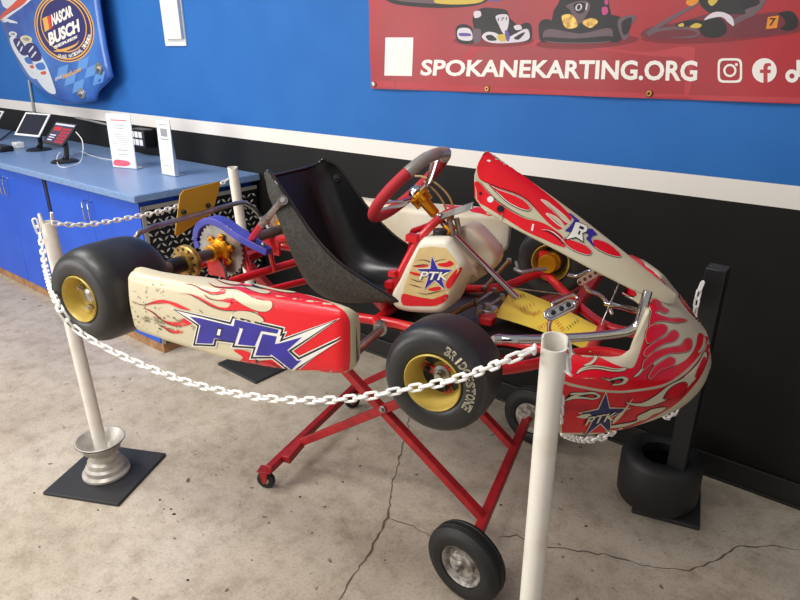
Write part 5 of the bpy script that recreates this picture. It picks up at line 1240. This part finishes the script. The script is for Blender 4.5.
for (a, c, r0, mi) in ((480.3, 193.8, 1.5, 3), (490.3, 199.8, 3.3, 5), (500.2, 209.2, 3.7, 3)):
    fp([(a+r0*cos(2*pi*k/14), c+r0*.95*sin(2*pi*k/14)) for k in range(14)], mi, O3, False)
fp([(486.4, 160.8), (489, 160.2), (490.6, 161.2), (489, 162.4)], 5, O3); fp([(490.5, 153), (496, 154.6), (500, 158), (497, 158.4), (492, 156)], 7, O3)
o = len(m.v); m.v += g.v; m.f += [tuple(i+o for i in q) for q in g.f]; m.m += g.m
m.build('front_fairing', ['cream', 'red', 'cream_ink', 'black_ink', 'blue_ink', 'white_ink', 'white_ink', 'grip_grey'], kart, ang=55, fix=False)
m = MB(); a, c = K(439, 217, 1, -.03), K(473, 205.5, 1, -.075); m.bar(a, c, .022, .004, (-.3, -.7, .6)); m.lathe([(0, .008), (.007, .006), (.008, 0)], a.lerp(c, .03)+V(0, -.002, .004), (-.1, -.7, .6), 12); m.build('fairing_bracket', 'steel', kart, .001)

# ================================================================== NOTE LYING IN THE KART
def kw(p): return KM @ Vector(p)
q = [K(493, 316, 2, -.058), K(591, 352, 2, -.062), K(599, 327, 2, -.064), K(513.5, 288, 2, -.050)]
c = kw(sum(q, V(0, 0, 0))/4); nt = thing('paper_note', c, 'yellow handwritten notice sheet lying on the kart floor by the pedals', 'notice')
m = MB(); rows = []
for j in range(9):
    r = []
    for i in range(15):
        p = quad_uv(q, i/14, j/8); p.z += .012*sin(pi*i/14)*.6-.004*sin(2*pi*j/8); r.append(kw(p)-c)
    rows.append(r)
m.solid(rows, .0006, 0); bt = BVHTree.FromPolygons([v+c for v in m.v], m.f); g = MB()
def nq(u0, v0, u1, v1):
    f = lambda u, v: proj(kw(quad_uv(q, u, v)))
    return [f(u0, v0), f(u1, v0), f(u1, v1), f(u0, v1)]
def proj(P):
    d_ = P-CPOS; z = d_.dot(CW); return (400+CF*d_.dot(CR)/z, 300-CF*d_.dot(CU)/z)
bandw = [((512, 303), (526, 297), 5.5, 2), ((521, 313), (536, 306), 6, 1), ((533, 318), (542, 313.5), 5.5, 1), ((539, 331), (551, 324), 5.5, 1), ((553, 322), (562, 333), 6, 1), ((568, 331), (580, 322), 5, 2)]
for p0, p1, h, mi in bandw:
    dx = Vector((p1[0]-p0[0], p1[1]-p0[1])).normalized(); nn3 = Vector((dx.y, -dx.x))
    if nn3.y > 0: nn3 = -nn3
    # strokes rather than words: the photograph's hand is too faint to read
    N_ = 5
    for k in range(N_):
        f = (k+.5)/N_; c0 = Vector(p0).lerp(Vector(p1), f); j = random.uniform(-.4, .4)
        paint(g, bt, stroke([tuple(c0+nn3*h*.05), tuple(c0+nn3*h*.5+dx*j), tuple(c0+nn3*h*.85)], .7), mi, .0008, 0, False)
        if k % 2: paint(g, bt, stroke([tuple(c0+nn3*h*.45-dx*1.0), tuple(c0+nn3*h*.5+dx*1.1)], .6), mi, .0009, 0, False)
o = len(m.v); m.v += [v-c for v in g.v]; m.f += [tuple(i+o for i in f) for f in g.f]; m.m += g.m
m.build('sheet', ['note', 'note_ink', 'note_ink2'], nt, fix=False)

# ================================================================== RED SCISSOR STAND
t = thing('kart_stand', (-1.26, -.70, 0), 'red scissor stand on two big wheels and two casters, holding the kart up', 'stand')
b = t.location.copy()
J1 = V(-.855, -.905, .127); J2 = V(-.978, -.49, .127); AX0 = V(-.835, -.985, .127); AX1 = V(-1.03, -.29, .127)
axd = (AX1-AX0).normalized()
X0 = W(270, 468, 2, .095); X1 = W(352, 390, 2, .095); xd = (X1-X0).normalized()
s_ = .030
def sq(name, p, q, w=s_, h=s_, up=(0, 0, 1)):
    m = MB(); m.bar(Vector(p)-b, Vector(q)-b, w, h, up); return m.build(name, 'stand_red', t, .003)
# the near and far pairs of legs
topz = .853
def along(p, q, z): return p+(q-p)*((z-p.z)/(q.z-p.z))
nearA = (V(-.855, -.905, .127), V(-1.402, -.950, .507)); LA = along(nearA[0], nearA[1], topz)
farA = (V(-.978, -.485, .127), V(-.978-.547, -.485-.02, .507)); LB = along(farA[0], farA[1], topz)
sq('leg', nearA[0], LA); sq('leg', farA[0], LB)
c0 = W(303, 441, 2, .12); n1 = V(-1.196, -.925, .468)+V(0, -.018, 0)
B0 = c0+V(0, -.012, 0); LC = along(B0, n1, topz)
d0 = W(366, 382, 2, .12); n2 = d0+(n1-B0); LD = along(d0, n2, topz)
sq('leg', B0, LC); sq('leg', d0, LD)
kb = W(286, 460, 2, .105); sq('leg_foot', B0, kb, .034, .034)
sq('crossbar', X0-xd*.01, X1+xd*.03)
sq('axle_bar', AX0, AX1, .034, .034)
sq('top_bar', LA+V(0, -.08, .0), LB+V(0, .08, 0)); sq('top_bar', LC+V(0, -.06, .0), LD+V(0, .06, 0))
pv = V(-1.246, -.953, .437)-b
m = MB(); m.lathe([(0, .012), (.008, .012), (.009, .004), (.014, .003), (.014, 0)], pv+V(0, -.012, 0), (0, -1, 0), 10); m.build('pivot_bolt', 'zinc', t)
def big_wheel(c, d_):
    e = bpy.data.objects.new('wheel', None); COL.objects.link(e); e.parent = t; e.location = c-b
    m = MB(); R = .131; w = .040
    pr = [(.070, w-.016), (.074, w-.005), (.09, w), (.108, w-.002), (.118, w-.009), (R-.003, w-.016), (R, w-.026), (R-.002, .011), (R-.003, .0095), (R, .008), (R, -.008), (R-.003, -.0095), (R-.002, -.011), (R, -w+.026), (R-.003, -w+.016), (.118, -w+.009), (.108, -w+.002), (.09, -w), (.074, -w+.005), (.070, -w+.016)]
    m.lathe(pr, (0, 0, 0), d_, 56, closed=True); m.build('tyre', 'rubber_old', e, ang=35)
    m = MB(); m.lathe([(.0, .040), (.012, .040), (.013, .03), (.016, .028), (.032, .030), (.042, .026), (.046, .012), (.05, .004), (.056, .004), (.064, .014), (.068, .026), (.071, .03), (.072, .026), (.069, 0), (.069, -.03), (.04, -.03), (0, -.03)], (0, 0, 0), d_, 44); h_ = m.build('hub', 'hub_grey', e, ang=35)
    m = MB(); m.lathe([(0, .056), (.007, .056), (.008, .050), (.013, .050), (.014, .038), (0, .036)], (0, 0, 0), d_, 12); m.build('axle_nut', 'zinc', e)
dn = V(-.02, -1, 0)
big_wheel(W(466, 561, 2, .131), dn); big_wheel(AX1+V(.004, .06, .004), -dn)
m = MB(); m.cyl(W(466, 561, 2, .131)-b, AX0-b, .012); m.build('axle_stub', 'stand_red', t)
m = MB(); m.cyl(AX1-b, AX1+V(.004, .06, .004)-b, .012); m.build('axle_stub', 'stand_red', t)
def caster(c, yaw):
    e = bpy.data.objects.new('caster', None); COL.objects.link(e); e.parent = t; e.location = V(c.x, c.y, 0)-b; e.rotation_euler = (0, 0, yaw)
    m = MB(); m.lathe([(.012, .010), (.026, .012), (.0345, .009), (.037, .004), (.037, -.004), (.0345, -.009), (.026, -.012), (.012, -.010)], (0, 0, .0375), (0, 1, 0), 32, closed=True); w = m.build('wheel', 'rubber_old', e, ang=40)
    m = MB(); m.lathe([(0, .014), (.006, .014), (.012, .0105), (.019, .0105), (.02, -.0105), (.012, -.0105), (.006, -.014), (0, -.014)], (0, 0, .0375), (0, 1, 0), 24); m.build('hub', 'zinc', e)
    m = MB()
    for s in (-1, 1): m.prism([(-.018, .018*s, .082), (.018, .018*s, .082), (.007, .018*s, .03), (-.007, .018*s, .03)], (0, .003*s, 0))
    m.box((.002, 0, .083), (.056, .044, .006)); m.build('fork', 'stand_red', e, .001)
caster(W(267, 487, 2, 0), radians(25)); caster(X1+xd*.0+V(.0, .0, 0), radians(60))
# spare bits hanging under the cross tubes
bpy.context.view_layer.update()
